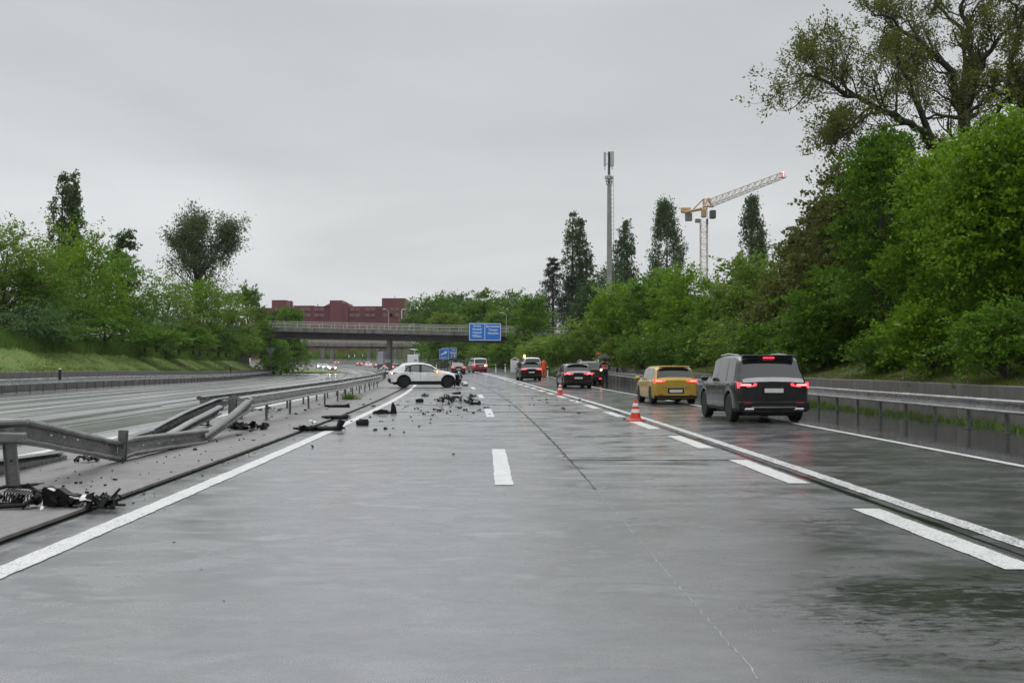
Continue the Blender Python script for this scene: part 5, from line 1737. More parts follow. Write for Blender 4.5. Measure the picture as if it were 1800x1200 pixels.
# 1 the white crashed car: seen from its right side, nose to the right
def place_rear(pxr, d): p = PT(pxr, 640, d); return (p.x, d, gz(p.x, d))
rw = Vector(place_rear(683.5, 74.6))
L = 4.58
wc = car('white crashed estate car lying across the lanes with its nose torn off', 'car', rw, math.radians(9), L, 1.86,
         [(0, .98), (.03, 1.02), (.08, 1.07), (.62, 1.44), (.70, 1.50), (1.1, 1.585), (1.7, 1.625), (2.3, 1.60), (2.75, 1.50), (3.35, 1.14), (3.5, 1.10), (4.0, 1.02), (4.3, .94), (4.4, .86)],
         [(0, .96), (.4, 1.03), (1.1, 1.06), (3.0, 1.02), (3.4, 1.0), (4.4, .8)],
         [(1.02, 1.30), (1.40, 1.98), (2.08, 2.90)], M['p_white'], [.94, 3.84], R=.42, name='crashed_car', rear_win=(.12, .6), front_win=(2.78, 3.33), sill=.30, wheelr=.385, cut=4.32, clad=True,
         glassm=M['glass_l'], arch_trim=True, rim=M['rim_b'], tumble=.2, wyaw=.12)
mb = MB()                                               # window surround in black
for s in (-1,):
    pass
for s in (1, -1):
    mb = MB(); mb.tube([(.98, s * .885, 1.07), (1.25, s * .80, 1.40), (1.45, s * .765, 1.49), (1.8, s * .745, 1.53), (2.3, s * .74, 1.51), (2.62, s * .755, 1.44), (3.02, s * .83, 1.2), (3.2, s * .88, 1.08)], .026, 6)
    mb.box((1.35, s * .845, 1.24), (.11, .05, .40), (s * .42, 0, 0)); mb.box((2.03, s * .835, 1.28), (.14, .06, .50), (s * .42, 0, 0))
    mb.tube([(.98, s * .885, 1.075), (2.0, s * .89, 1.065), (3.2, s * .885, 1.03)], .018, 5)
    mb.build('window_frame', M['plastic'], wc)
    mb = MB(); mb.box((2.4, s * .89, .36), (2.0, .08, .22), None, .03); mb.build('sill_trim', M['plastic'], wc)
    for xx in (1.42, 2.55):
        mb = MB(); mb.box((xx, s * .932, .93), (.2, .02, .03), None, .008); mb.build('door_handle', M['chrome'], wc)
    mb = MB()
    for xx in (2.02,): mb.box((xx, s * .931, .72), (.012, .004, .55))
    mb.box((3.22, s * .925, .72), (.012, .004, .6)); mb.build('door_seam', M['plastic'], wc)
    mb = MB(); mb.prism([(.05, .93), (.20, 1.0), (.52, 1.0), (.30, .90), (.12, .885)], s * .80, s * .925); mb.build('tail_lamp', M['tail_off'], wc)
    mb = MB(); mb.box((.16, s * .922, .945), (.10, .02, .035)); mb.build('lamp_core', M['rearw'], wc)
mirror(wc, 3.02, .93, 1.08, M['p_white'])
mb = MB(); mb.box((3.11, -1.06, 1.07), (.03, .17, .1)); mb.build('indicator', M['amber'], wc)
spoiler(wc, .66, 1.50, 1.3, M['plastic'], .3)
mb = MB(); mb.box((.12, 0, .50), (.32, 1.74, .34), None, .08); mb.build('bumper', M['plastic'], wc)
for s in (1, -1):
    mb = MB(); mb.tube([(.9, s * .62, 1.63), (1.6, s * .66, 1.675), (2.4, s * .64, 1.645)], .018, 6); mb.build('roof_rail', M['chrome'], wc)
# the torn front
def shard(mb, c, s, seed=None, th=.012, n=6, bend=.25):
    """a jagged bent sheet of broken plastic"""
    P = []
    for k in range(n):
        a = 2 * math.pi * k / n + rnd.uniform(-.25, .25); r = rnd.uniform(.55, 1.0)
        P.append(Vector((math.cos(a) * r * s[0] / 2, math.sin(a) * r * s[1] / 2, rnd.uniform(-1, 1) * s[2] * bend)))
    R_ = Euler((rnd.uniform(-.5, .5), rnd.uniform(-.5, .5), rnd.uniform(0, 6.28))).to_matrix()
    top = Vector((rnd.uniform(-.15, .15) * s[0], rnd.uniform(-.15, .15) * s[1], s[2] * .5))
    V = [R_ @ p + Vector(c) for p in P] + [R_ @ (p + Vector((0, 0, -th))) + Vector(c) for p in P] + [R_ @ top + Vector(c), R_ @ (top + Vector((0, 0, -th))) + Vector(c)]
    f = []
    for k in range(n):
        j = (k + 1) % n
        f += [(k, j, 2 * n), (n + j, n + k, 2 * n + 1), (k, n + k, n + j, j)]
    mb.add(V, f)
mb = MB()
for k in range(34): shard(mb, (4.36 + rnd.uniform(-.05, .42), rnd.uniform(-.8, .8), rnd.uniform(.12, .78)), (rnd.uniform(.2, .5), rnd.uniform(.15, .4), .2), bend=.6)
for k in range(8): mb.tube([(4.2, rnd.uniform(-.7, .7), rnd.uniform(.3, .8)), (4.45, rnd.uniform(-.8, .8), rnd.uniform(.2, .8)), (4.55, rnd.uniform(-.8, .8), rnd.uniform(.1, .7))], .02, 5)
mb.build('torn_front', M['plastic'], wc)
mb = MB()
mb.prism([(4.0, 1.02), (4.32, .93), (4.55, .84), (4.5, .80), (4.28, .83), (4.0, .9)], -.78, -.72)
mb.prism([(3.95, 1.0), (4.45, .9), (4.62, .80), (4.3, .86)], -.2, .5)
for k in range(6): shard(mb, (4.72 + rnd.uniform(-.15, .12), -.6 + rnd.uniform(-.2, .4), .25 + .15 * k), (.22, .2, .15), bend=.6)
mb.build('bent_bonnet', M['p_white'], wc)
mb = MB(); shard(mb, (4.5, -.85, .84), (.4, .3, .15), bend=.5); shard(mb, (4.45, -.8, .8), (.45, .3, .2)); mb.build('headlamp_housing', M['plastic'], wc)
# airbags seen behind the side windows are the pale glass itself

# 2 black SUV nearest on the right
L = 4.95; W = 1.97
p = Vector(place_rear(1360, 29.6)); hd = head(29.6) + .02
c2 = car('large black SUV driving past on the right, nearest of the moving cars', 'car', p, hd, L, W, suv_profile(L, 1.78, 1.08, .5, 1.1), suv_belt(L, 1.08), [(.62, 1.35), (1.5, 2.42), (2.52, 3.35)], M['p_black'], [.98, 3.95], R=.43, wheelr=.38,
         name='black_suv', rear_win=(.1, .5), front_win=(3.3, 3.85), clad=True, topmat=M['p_silver'], sill=.3)
rearkit(c2, L, W, 1.0, .50, .15, M['tail'], plate=(-.0, .86), bumper=(.46, .28), high=(.47, 1.72))
spoiler(c2, .5, 1.77, 1.45, M['p_black'], .3); mirror(c2, 3.35, W / 2, 1.15, M['p_black'])
mb = MB()
for s in (1, -1):
    mb = MB(); mb.tube([(1.0, s * .66, 1.80), (2.0, s * .69, 1.84), (3.0, s * .66, 1.80)], .02, 6); mb.build('roof_rail', M['chrome'], c2)
mb = MB(); mb.box((-.03, 0, .43), (.02, 1.2, .03)); mb.build('chrome_strip', M['chrome'], c2)
for s in (1, -1):
    mb = MB(); mb.box((-.03, s * .66, .37), (.05, .26, .07), None, .02); mb.build('exhaust', M['chrome'], c2)
# 3 gold hatchback
L = 4.15; W = 1.78
p = Vector(place_rear(1188, 43.5)); hd = head(43.5) + .02
c3 = car('gold yellow hatchback with lit tail lamps between the two dark cars on the right', 'car', p, hd, L, W, suv_profile(L, 1.47, .92, .36, .96), suv_belt(L, .93), [(.5, 1.05), (1.15, 2.0), (2.1, 2.8)], M['p_gold'], [.72, 3.3], R=.37, wheelr=.32,
         name='gold_hatchback', rear_win=(.1, .37), front_win=(2.75, 3.2), sill=.24)
rearkit(c3, L, W, .90, .44, .12, M['tail'], plate=(0, .52), bumper=(.30, .14), high=None, hot=True)
spoiler(c3, .36, 1.455, 1.2, M['p_gold']); mirror(c3, 2.8, W / 2, 1.0, M['p_gold'])
mb = MB(); mb.box((-.03, 0, .66), (.012, 1.1, .025)); mb.build('chrome_strip', M['chrome'], c3)
# 4 dark hatchback beyond the far cone
L = 4.6; W = 1.86
p = Vector(place_rear(1017, 71.5)); hd = head(71.5) + .02
c4 = car('dark estate car with bright red tail lamps just right of the smaller cone', 'car', p, hd, L, W, suv_profile(L, 1.56, .98, .5, 1.0), suv_belt(L, .98), [(.6, 1.2), (1.3, 2.2), (2.3, 3.1)], M['p_black'], [.85, 3.7], R=.4, wheelr=.35,
         name='dark_estate_car', rear_win=(.1, .5), front_win=(3.05, 3.55), clad=True, topmat=M['p_silver'])
rearkit(c4, L, W, .92, .56, .15, M['tail'], plate=(0, .66), bumper=(.38, .22), high=None)
spoiler(c4, .48, 1.545, 1.35, M['p_silver']); mirror(c4, 3.1, W / 2, 1.05, M['p_black'])
# 5 dark car farther
L = 4.5; W = 1.84
p = Vector(place_rear(934.5, 97)); hd = head(97) + .03
c5 = car('black SUV in front of the parked white van, its tail lamps lit', 'car', p, hd, L, W, suv_profile(L, 1.6, 1.0, .45, 1.0), suv_belt(L, 1.0), [(.6, 1.2), (1.3, 2.2), (2.3, 3.1)], M['p_black'], [.85, 3.6], R=.4, wheelr=.35,
         name='black_suv', rear_win=(.1, .45), front_win=(3.0, 3.5), clad=True, topmat=M['p_silver'])
rearkit(c5, L, W, .98, .5, .13, M['tail'], plate=(0, .72), bumper=(.4, .22))
spoiler(c5, .44, 1.585, 1.3, M['p_black']); mirror(c5, 3.0, W / 2, 1.05, M['p_black'])
# 6 brown SUV parked on the shoulder
L = 4.7; W = 1.88
p = Vector(place_rear(1038, 84)); p.x += .05; hd = head(84)
c6 = car('parked dark brown SUV with silver roof rails next to the police officer', 'car', p, hd, L, W, suv_profile(L, 1.68, 1.05, .45, 1.05), suv_belt(L, 1.05), [(.6, 1.25), (1.35, 2.2), (2.3, 3.1)], M['p_brown'], [.9, 3.7], R=.41, wheelr=.36,
         name='parked_suv', rear_win=(.1, .46), front_win=(3.1, 3.6), clad=True, glassm=M['glass'])
rearkit(c6, L, W, .98, .30, .2, M['tail_off'], plate=(0, .8), bumper=(.42, .22), hot=False)
mb = MB(); mb.box((-.02, -.76, 1.05), (.06, .16, .14), None, .03); mb.build('indicator', M['rearw'], c6)
mb = MB()
for s in (1, -1):
    mb = MB(); mb.tube([(.7, s * .64, 1.69), (.8, s * .66, 1.76), (2.0, s * .69, 1.77), (2.9, s * .66, 1.70)], .03, 6); mb.build('roof_rail', M['chrome'], c6)
mb = MB(); mb.box((-.04, -.72, .40), (.02, .28, .05)); mb.build('brake_lamp', M['tail'], c6)
# 7 white recovery van with open door and beacon
L = 4.9; W = 1.9
p = Vector(place_rear(936.5, 113)); hd = head(113) + .02
c7 = car('parked white patrol vehicle with open left door and amber beacon', 'van', p, hd, L, W, suv_profile(L, 1.95, 1.1, .3, 1.15), suv_belt(L, 1.1), [(.5, 1.4), (1.5, 2.4), (2.5, 3.3)], M['p_white'], [.95, 3.8], R=.42, wheelr=.37,
         name='patrol_vehicle', rear_win=(.1, .3), front_win=(3.3, 3.8))
rearkit(c7, L, W, 1.1, .14, .3, M['tail_off'], plate=None, bumper=(.45, .2), hot=False, shape='box', refl=False)
mb = MB(); mb.box((2.6, 1.45, 1.05), (.06, 1.05, 1.25), (0, 0, .25), .02); mb.tube([(2.6, .95, 1.7), (2.6, 1.5, 1.95), (2.65, 1.95, 1.7)], .04, 6); mb.build('open_door', M['p_white'], c7)
mb = MB(); mb.lathe([(.09, 1.97), (.1, 2.05), (.08, 2.2), (0, 2.24)], 12, (.7, .75, 0)); mb.build('beacon', M['amber'], c7, True)
mb = MB(); mb.box((.9, 0, 1.99), (.14, 1.3, .06), None, .02); mb.build('light_bar', M['plastic'], c7)
# 8 light van in the exit lane, lower half red
L = 4.9; W = 1.9
p = Vector(place_rear(845, 152)); hd = head(152) + .10
c8 = car('white van with red lower half driving away left of the blue sign', 'van', p, hd, L, W, [(0, 1.15), (.03, 1.2), (.06, 1.25), (.2, 1.86), (.3, 1.93), (.6, 1.97), (3.2, 1.97), (3.5, 1.9), (4.1, 1.25), (4.2, 1.2), (4.7, 1.0), (4.9, .75)],
         [(0, 1.1), (.3, 1.2), (4.1, 1.1), (4.9, .6)], [(.35, 1.4), (1.5, 2.5), (2.6, 3.5)], M['p_white'], [1.0, 4.0], R=.4, wheelr=.34, name='two_tone_van', rear_win=(.06, .2), front_win=(3.5, 4.05), tumble=.12, splitz=(.98, M['p_red']))
rearkit(c8, L, W, .98, .15, .34, M['tail'], plate=(0, .9), bumper=(.42, .2), shape='box', hot=True)
mb = MB(); mb.box((-.03, -.62, .95), (.03, .25, .12)); mb.build('lamp_core', M['rearw'], c8)
mb = MB(); mb.box((-.025, 0, 1.52), (.02, 1.45, .5), (0, math.radians(16), 0), .01); mb.build('tailgate_glass', M['glass'], c8, loc=(.10, 0, 0))
mirror(c8, 3.6, W / 2 + .05, 1.25, M['plastic'])
# 9 dark saloon left of it
L = 4.7; W = 1.84
p = Vector(place_rear(806, 141)); hd = head(141)
c9 = car('dark low saloon with red tail lamps just beyond the nose of the crashed car', 'car', p, hd, L, W, [(0, .98), (.04, 1.02), (.6, 1.06), (1.3, 1.40), (1.9, 1.46), (2.6, 1.44), (3.3, 1.05), (3.5, 1.0), (4.4, .85), (4.7, .6)],
         [(0, .92), (4.0, .9), (4.7, .55)], [(1.0, 1.6), (1.7, 2.3), (2.4, 3.0)], M['p_dark'], [1.0, 3.8], R=.37, wheelr=.33, name='dark_saloon', rear_win=(.62, 1.28), front_win=(2.65, 3.28))
rearkit(c9, L, W, .88, .5, .15, M['tail'], plate=(0, .66), bumper=(.36, .2))
# 10 far lorry and box van
p = Vector(place_rear(683, 258))
lo = empty('lorry', p, math.pi / 2 + .26, 'blue grey lorry half hidden behind the bridge pier', 'lorry')
mb = MB(); mb.box((4.2, 0, 2.55), (8.4, 2.5, 2.9), None, .05); mb.build('cargo_box', M['p_grey'], lo)
mb = MB(); mb.box((-.03, 0, 2.55), (.06, 2.44, 2.84), None, .02); mb.build('rear_door', M['p_blue'], lo)
mb = MB(); mb.box((9.6, 0, 1.95), (2.0, 2.45, 2.6), None, .2); mb.build('cab', M['p_blue'], lo)
mb = MB(); mb.box((4.4, 0, .85), (8.6, 1.1, .35)); mb.build('chassis', M['plastic'], lo)
for a in (1.6, 2.9, 9.2):
    for s in (1, -1): wheel(lo, a, s * 1.08, .5, .3)
for s in (1, -1):
    mb = MB(); mb.box((-.08, s * .95, .85), (.05, .36, .16)); mb.build('tail_lamp', M['tail'], lo)
p = Vector(place_rear(726, 226))
bv = empty('box_van', p, head(226) - .05, 'white box van behind the roof of the crashed car', 'van')
mb = MB(); mb.box((1.9, 0, 1.95), (3.8, 2.1, 2.2), None, .08); mb.build('cargo_box', M['p_white'], bv)
mb = MB(); mb.box((4.7, 0, 1.3), (1.8, 2.0, 1.6), None, .25); mb.build('cab', M['p_white'], bv)
mb = MB(); mb.box((-.02, -.5, 1.95), (.04, .5, .22)); mb.build('rear_mark', M['sgrey'], bv)
mb = MB(); mb.box((2.4, 0, .62), (4.8, 1.2, .3)); mb.build('chassis', M['plastic'], bv)
for a in (.9, 4.8):
    for s in (1, -1): wheel(bv, a, s * .9, .35, .25)
for s in (1, -1):
    mb = MB(); mb.box((-.06, s * .85, .95), (.05, .22, .3)); mb.build('tail_lamp', M['tail'], bv)
# small far cars
def small_car(px, d, rz, lab, paint, lights, Wd=1.8, L=4.4):
    p = Vector(place_rear(px, d))
    c = car(lab, 'car', p, rz, L, Wd, suv_profile(L, 1.5, .95, .4, .98), suv_belt(L, .95), [(.55, 1.1), (1.2, 2.0), (2.1, 2.9)], paint, [.8, 3.5], R=.38, wheelr=.33, name='far_car', rear_win=(.1, .4), front_win=(2.85, 3.35))
    for s in (1, -1):
        if lights == 'tail':
            mb = MB(); mb.box((-.02, s * (Wd / 2 - .3), .9), (.06, .5, .2)); mb.build('tail_lamp', M['tail_hot'], c)
        else:
            mb = MB(); mb.lathe([(0, -.03), (.16, -.02), (.17, .0), (.1, .1)], 10, (0, 0, 0)); mb.build('headlamp', M['head'] if lights == 'head' else M['head_o'], c, loc=(L + .02, s * (Wd / 2 - .3), .72), rot=(0, -math.pi / 2 + math.pi, 0))
    return c
small_car(648, 318, head(318), 'far white car with red tail lamps left of the round sign', M['p_white'], 'tail')
small_car(665, 290, head(290), 'far red lit car just left of the bridge pier', M['p_dark'], 'tail')
small_car(632, 352, head(352), 'far dark car below the chevron boards', M['p_dark'], 'tail')
small_car(592, 415, head(415), 'farthest car with red tail lamps under the second bridge', M['p_dark'], 'tail')
small_car(696, 200, head(200), 'dark car with red lamps right behind the tail of the crashed car', M['p_dark'], 'tail')
small_car(561, 318, head(318) + math.pi, 'oncoming car with bright white headlamps, leftmost of the oncoming cars', M['p_silver'], 'head')
small_car(571, 300, head(300) + math.pi, 'second oncoming car with bright headlamps', M['p_silver'], 'head')
small_car(583, 262, head(262) + math.pi, 'nearest oncoming car, orange glow under its headlamps', M['p_red'], 'head')

# ------------------------------------------------------------------ people
M['skin'] = plain('skin', (.36, .20, .14), .5); M['uniform'] = plain('dark_uniform', (.010, .011, .016), .7, var=.3); M['vest'] = plain('orange_vest', (.88, .13, .04), .6, var=.1)
M['reflect'] = plain('reflective_tape', (.55, .56, .55), .4); M['hair'] = plain('hair', (.03, .02, .015), .7); M['workwear'] = plain('orange_workwear', (.75, .13, .03), .6)
def skin(name, verts, edges, radii, mat, parent, root=0, sub=2):
    me = bpy.data.meshes.new(name); me.from_pydata([tuple(v) for v in verts], edges, [])
    me.materials.append(mat)
    o = link_mesh(name, me, parent)
    md = o.modifiers.new('Skin', 'SKIN'); md.use_smooth_shade = True
    for i, r in enumerate(radii):
        r = r if isinstance(r, tuple) else (r, r)
        me.skin_vertices[0].data[i].radius = r
        me.skin_vertices[0].data[i].use_root = (i == root)
    s = o.modifiers.new('Sub', 'SUBSURF'); s.levels = s.render_levels = sub
    return o
def person(loc, rz, label, suit, trousers, arms, hair='hair', vest=None, name='person', hold=None, boots=True, sc=1.0):
    """faces local -Y; arms: list of (elbow, wrist) for left(-x) and right(+x)"""
    o = empty(name, loc, rz, label, 'person')
    o.scale = (sc, sc, sc)
    V = [(0, 0, .98), (0, .01, 1.12), (0, .01, 1.30), (0, .0, 1.44), (0, -.01, 1.53), (0, -.01, 1.60), (0, -.015, 1.68), (0, -.01, 1.76)]
    E = [(i, i + 1) for i in range(7)]; R_ = [(.17, .13), (.155, .115), (.19, .13), (.15, .10), (.062, .062), (.07, .075), (.088, .10), (.06, .075)]
    for s in (-1, 1):
        b = len(V)
        st = .05 * s
        V += [(.10 * s, 0, .90), (.115 * s, -.02 + st, .50), (.12 * s, .02 + st, .10), (.13 * s, -.10 + st, .045)]
        E += [(0, b), (b, b + 1), (b + 1, b + 2), (b + 2, b + 3)]; R_ += [(.115, .12), (.085, .09), (.068, .07), (.05, .04)]
        el, wr_ = arms[0 if s < 0 else 1]
        b = len(V); sh = (.20 * s, 0, 1.42)
        V += [sh, el, wr_]; E += [(3, b), (b, b + 1), (b + 1, b + 2)]; R_ += [(.068, .068), (.05, .05), (.036, .036)]
    skin('body', V, E, R_, suit, o)
    # trousers colour and head are their own skins over the body
    skin('head', [(0, -.01, 1.50), (0, -.015, 1.60), (0, -.02, 1.69), (0, -.015, 1.775)], [(0, 1), (1, 2), (2, 3)], [(.058, .058), (.078, .085), (.095, .108), (.06, .075)], M['skin'], o)
    skin('hair', [(0, .03, 1.66), (0, .02, 1.75), (0, .0, 1.81)], [(0, 1), (1, 2)], [(.085, .085), (.1, .105), (.06, .07)], M[hair], o)
    mb = MB()
    for s in (-1, 1): mb.lathe([(0, -.012), (.012, 0), (0, .012)], 6, (.033 * s, -.122, 1.70))
    mb.build('eye', M['sblack'], o); mb = MB(); mb.box((0, -.13, 1.665), (.025, .03, .045), None, .008); mb.build('nose', M['skin'], o)
    for s in (0, 1):
        el, wr_ = arms[s]; w0 = Vector(wr_); dd = (w0 - Vector(el)).normalized()
        hv = [w0, w0 + dd * .07]; he = [(0, 1)]; hr = [(.03, .022), (.036, .02)]
        side = dd.cross(Vector((0, 1, 0))); side = side.normalized() if side.length > .1 else Vector((1, 0, 0))
        for k in range(4):
            b = len(hv); off = side * (-.03 + .02 * k)
            hv += [w0 + dd * .09 + off, w0 + dd * .125 + off + Vector((0, -.015, 0)), w0 + dd * (.15 - .008 * abs(k - 1.5)) + off + Vector((0, -.04, 0))]
            he += [(1, b), (b, b + 1), (b + 1, b + 2)]; hr += [(.011, .011), (.010, .010), (.008, .008)]
        b = len(hv); hv += [w0 + dd * .04 + side * .045, w0 + dd * .08 + side * .06]; he += [(0, b), (b, b + 1)]; hr += [(.013, .013), (.010, .010)]
        skin('hand', hv, he, hr, M['skin'], o, sub=1)
    for s in (-1, 1):
        st = .05 * s
        skin('boot', [(.12 * s, .05 + st, .07), (.125 * s, -.05 + st, .055), (.13 * s, -.15 + st, .045), (.12 * s, .03 + st, .2)], [(0, 1), (1, 2), (0, 3)], [(.055, .07), (.052, .055), (.045, .04), (.055, .06)], M['plastic'], o)
    if trousers is not suit:
        V = [(0, 0, 1.0), (0, 0, .92)]; E = [(0, 1)]; R_ = [(.185, .145), (.175, .14)]
        for s in (-1, 1):
            st = .05 * s; b = len(V)
            V += [(.10 * s, 0, .84), (.115 * s, -.02 + st, .50), (.12 * s, .02 + st, .14)]; E += [(1, b), (b, b + 1), (b + 1, b + 2)]; R_ += [(.112, .12), (.082, .086), (.066, .07)]
        skin('trousers', V, E, R_, trousers, o)
    if vest:
        v = skin('vest', [(0, .01, 1.05), (0, .01, 1.16), (0, .01, 1.30), (0, .005, 1.44)], [(0, 1), (1, 2), (2, 3)], [(.205, .165), (.20, .155), (.24, .175), (.21, .14)], vest, o)
        mb = MB()
        for z, a, b in ((1.15, .196, .155),):
            mb.lathe([(1.0, z - .022), (1.03, z), (1.0, z + .022)], 24)
        mb.v = [(x * a, y * b + .01, z) for x, y, z in mb.v]; mb.build('reflective_band', M['reflect'], o)
        mb = MB(); mb.box((0, .175, 1.30), (.22, .02, .11), None, .01); mb.build('back_patch', M['sgrey'], o)
    return o
pp = PT(1063, 640, 82.5); ploc = (pp.x, 82.5, gz(pp.x, 82.5))
pol = person(ploc, math.radians(160) + math.pi * 0 + math.pi * .0, 'police officer in black uniform and orange vest beside the parked brown SUV', M['uniform'], M['uniform'],
             [((-.30, .02, 1.16), (-.26, -.18, 1.05)), ((.30, -.06, 1.20), (.20, -.30, 1.28))], vest=M['vest'], sc=1.02)
# he faces away from the camera: +Y; local -Y is his front, so turn by pi
pol.rotation_euler[2] = math.pi + .15; pol.scale = (1.22, 1.15, 1.03)
um = empty('umbrella', (pp.x - .03, 82.55, ploc[2] + 1.32), 0, 'dark open umbrella above the head of the police officer', 'umbrella')
mb = MB()
n = 8; V = []; Fq = []
for r_, z_ in ((0, .86), (.22, .83), (.42, .72), (.55, .55)):
    for k in range(n * 2):
        a = math.pi * k / n; rr = r_ * (1.0 if k % 2 == 0 else .94)
        V.append((rr * math.cos(a), rr * math.sin(a), z_ - (0 if k % 2 == 0 else .0)))
for i in range(3):
    for k in range(n * 2): Fq.append((i * 16 + k, i * 16 + (k + 1) % 16, (i + 1) * 16 + (k + 1) % 16, (i + 1) * 16 + k))
mb.add(V, Fq); mb.build('canopy', M['uniform'], um, True)
mb = MB(); mb.tube([(-.12, .3, -.1), (0, 0, .92)], .012, 6); mb.build('shaft', M['dark_metal'], um)
mb = MB()
for k in range(n):
    a = 2 * math.pi * k / n; mb.tube([(0, 0, .5), (.3 * math.cos(a), .3 * math.sin(a), .78)], .005, 4)
mb.build('rib', M['dark_metal'], um)
q = PT(1052, 621, 84.5)
o = empty('warning_board', (q.x, 84.5, gz(q.x, 84.5)), 0, 'thin red bar raised on a pole left of the umbrella', 'warning sign')
mb = MB(); mb.box((0, 0, q.z - gz(q.x, 84.5)), (.34, .05, .1), None, .01); mb.build('bar', M['vest'], o)
mb = MB(); mb.tube([(.1, .05, 0), (.1, .05, q.z - gz(q.x, 84.5))], .02, 6); mb.build('pole', M['dark_metal'], o)
q = PT(955.5, 640, 111); 
person((q.x, 111, gz(q.x, 111)), math.pi - .3, 'road worker in orange clothing right of the parked white patrol vehicle', M['workwear'], M['workwear'],
       [((-.30, .02, 1.16), (-.25, -.12, .95)), ((.30, -.02, 1.18), (.24, -.2, 1.0))], sc=1.05)
q = PT(913, 643, 114.5)
person((q.x, 114.5, gz(q.x, 114.5)), .4, 'person in dark clothing standing inside the open door of the white patrol vehicle', M['p_dark'], M['p_dark'],
       [((-.28, .02, 1.16), (-.25, -.10, .95)), ((.28, -.02, 1.16), (.25, -.10, .95))])

# ------------------------------------------------------------------ wreckage on the road
M['bumper'] = M['plastic_w']
M['lampshell'] = plain('broken_lamp_shell', (.5, .5, .5), .2, .3)
def piece(name, px, py, label, cat, fn, group=None):
    p = G(px, py)
    o = empty(name, p, 0, label, cat, group)
    fn(o, p.y)
    return o
def heap(nsh, sx, sy, sz, mat, nm='panel', seed=0, white=0, tubes=3, size=.5):
    def f(o, d):
        mb = MB()
        for k in range(int(nsh * 1.7)):
            s_ = rnd.uniform(.25, .8) * size
            shard(mb, (rnd.uniform(-.5, .5) * sx, rnd.uniform(-.5, .5) * sy, .03 + rnd.random() ** 1.5 * sz), (s_, s_ * rnd.uniform(.3, .8), s_ * .35), n=rnd.choice([5, 6, 7, 8]), bend=.5)
        for v in range(len(mb.v)):
            if mb.v[v][2] < .004: mb.v[v] = (mb.v[v][0], mb.v[v][1], .004 + rnd.random() * .006)
        mb.build(nm, mat, o)
        mb = MB()
        for k in range(tubes):
            a = Vector((rnd.uniform(-.5, .5) * sx, rnd.uniform(-.5, .5) * sy, .03)); b = a + Vector((rnd.uniform(-.5, .5) * sx, rnd.uniform(-.3, .3) * sy, rnd.uniform(.02, sz)))
            mb.tube([a, a.lerp(b, .5) + Vector((0, 0, .05)), b], .014, 5)
        if tubes: mb.build('cable', M['plastic'], o)
        if white:
            mb = MB()
            for k in range(white): shard(mb, (rnd.uniform(-.4, .4) * sx, rnd.uniform(-.4, .4) * sy, .03 + rnd.random() * sz * .6), (.16, .1, .05))
            mb.build('lamp_fragment', M['lampshell'], o)
    return f
def grille(o, d):
    # a crushed air duct: ribbed hood on a dark frame
    mb = MB()
    n = 11
    for k in range(n):
        f = k / (n - 1); x = -.02 + f * .42
        mb.tube([(x, -.12 + .06 * f, .10 + .04 * math.sin(f * 3)), (x - .02, -.02, .25 - .06 * f), (x - .04, .16, .27 - .05 * f)], .012, 5)
    mb.build('grille_bars', M['bumper'], o)
    mb = MB()
    mb.tube([(-.45, -.1, .06), (-.1, -.18, .05), (.3, -.16, .07), (.47, .0, .2)], .035, 6)
    mb.tube([(-.4, .1, .22), (-.1, .16, .31), (.25, .16, .30), (.46, .02, .22)], .03, 6)
    mb.box((-.28, 0, .14), (.28, .24, .1), (.2, -.25, .15), .03)
    for k in range(34): shard(mb, (rnd.uniform(-.45, .45), rnd.uniform(-.2, .15), rnd.uniform(.03, .24)), (rnd.uniform(.1, .24), rnd.uniform(.06, .14), .07), bend=.9, n=8)
    mb.build('frame', M['bumper'], o)
    mb = MB()
    for k in range(8): mb.tube([(rnd.uniform(0, .4), .1, .28), (rnd.uniform(.1, .45), .1, .34), (rnd.uniform(.2, .5), .12, .36)], .008, 4)
    mb.build('cable', M['plastic'], o)
def headlamp(o, d):
    mb = MB()
    mb.prism([(-.5, .02), (-.52, .28), (-.46, .31), (-.38, .26), (-.3, .29), (-.18, .2), (-.05, .18), (-.02, .04)], -.09, .1)
    for k in range(46): shard(mb, (rnd.uniform(-.45, .5), rnd.uniform(-.2, .2), rnd.uniform(.02, .15)), (rnd.uniform(.1, .26), rnd.uniform(.06, .15), .08), bend=.9, n=8)
    mb.tube([(.3, 0, .05), (.42, .02, .17), (.5, .04, .27)], .018, 5); mb.tube([(.1, -.1, .04), (.35, -.12, .05), (.62, -.1, .04)], .02, 5)
    mb.build('housing', M['bumper'], o)
    mb = MB()
    for k in range(7): shard(mb, (rnd.uniform(-.1, .4), rnd.uniform(-.22, .0), rnd.uniform(.03, .16)), (.26, .16, .08), bend=.5)
    shard(mb, (-.38, -.1, .28), (.22, .1, .04)); mb.build('lens', M['lampshell'], o)
piece('car_wreckage', 14, 893, 'crumpled black ribbed air duct lying at the foot of the near guard rail post', 'car debris', grille).scale = (.74, .8, .72)
piece('broken_headlamp', 145, 890, 'shattered black headlamp with grey lens lying between the rail and the white line', 'car debris', headlamp).scale = (.8, .8, .72)
def bumper_bar(Lb, h, curl=.12):
    def f(o, d):
        mb = MB(); P = [(-Lb / 2, .0, .06), (-Lb * .3, .02, .05), (0, 0, .05), (Lb * .3, -.02, .05), (Lb * .42, 0, .07), (Lb / 2, .02, .05 + curl)]
        mb.tube(P, [.02, .05, .06, .06, .07, .09], 7)
        for k in range(8): shard(mb, (rnd.uniform(-.4, .5) * Lb, 0, .06), (.3, .18, h), bend=.5)
        mb.build('bumper', M['bumper'], o)
    return f
piece('bumper_piece', 558, 757, 'long black bumper strip lying across the white line, curled up at its right end', 'car debris', bumper_bar(1.15, .15, .2))
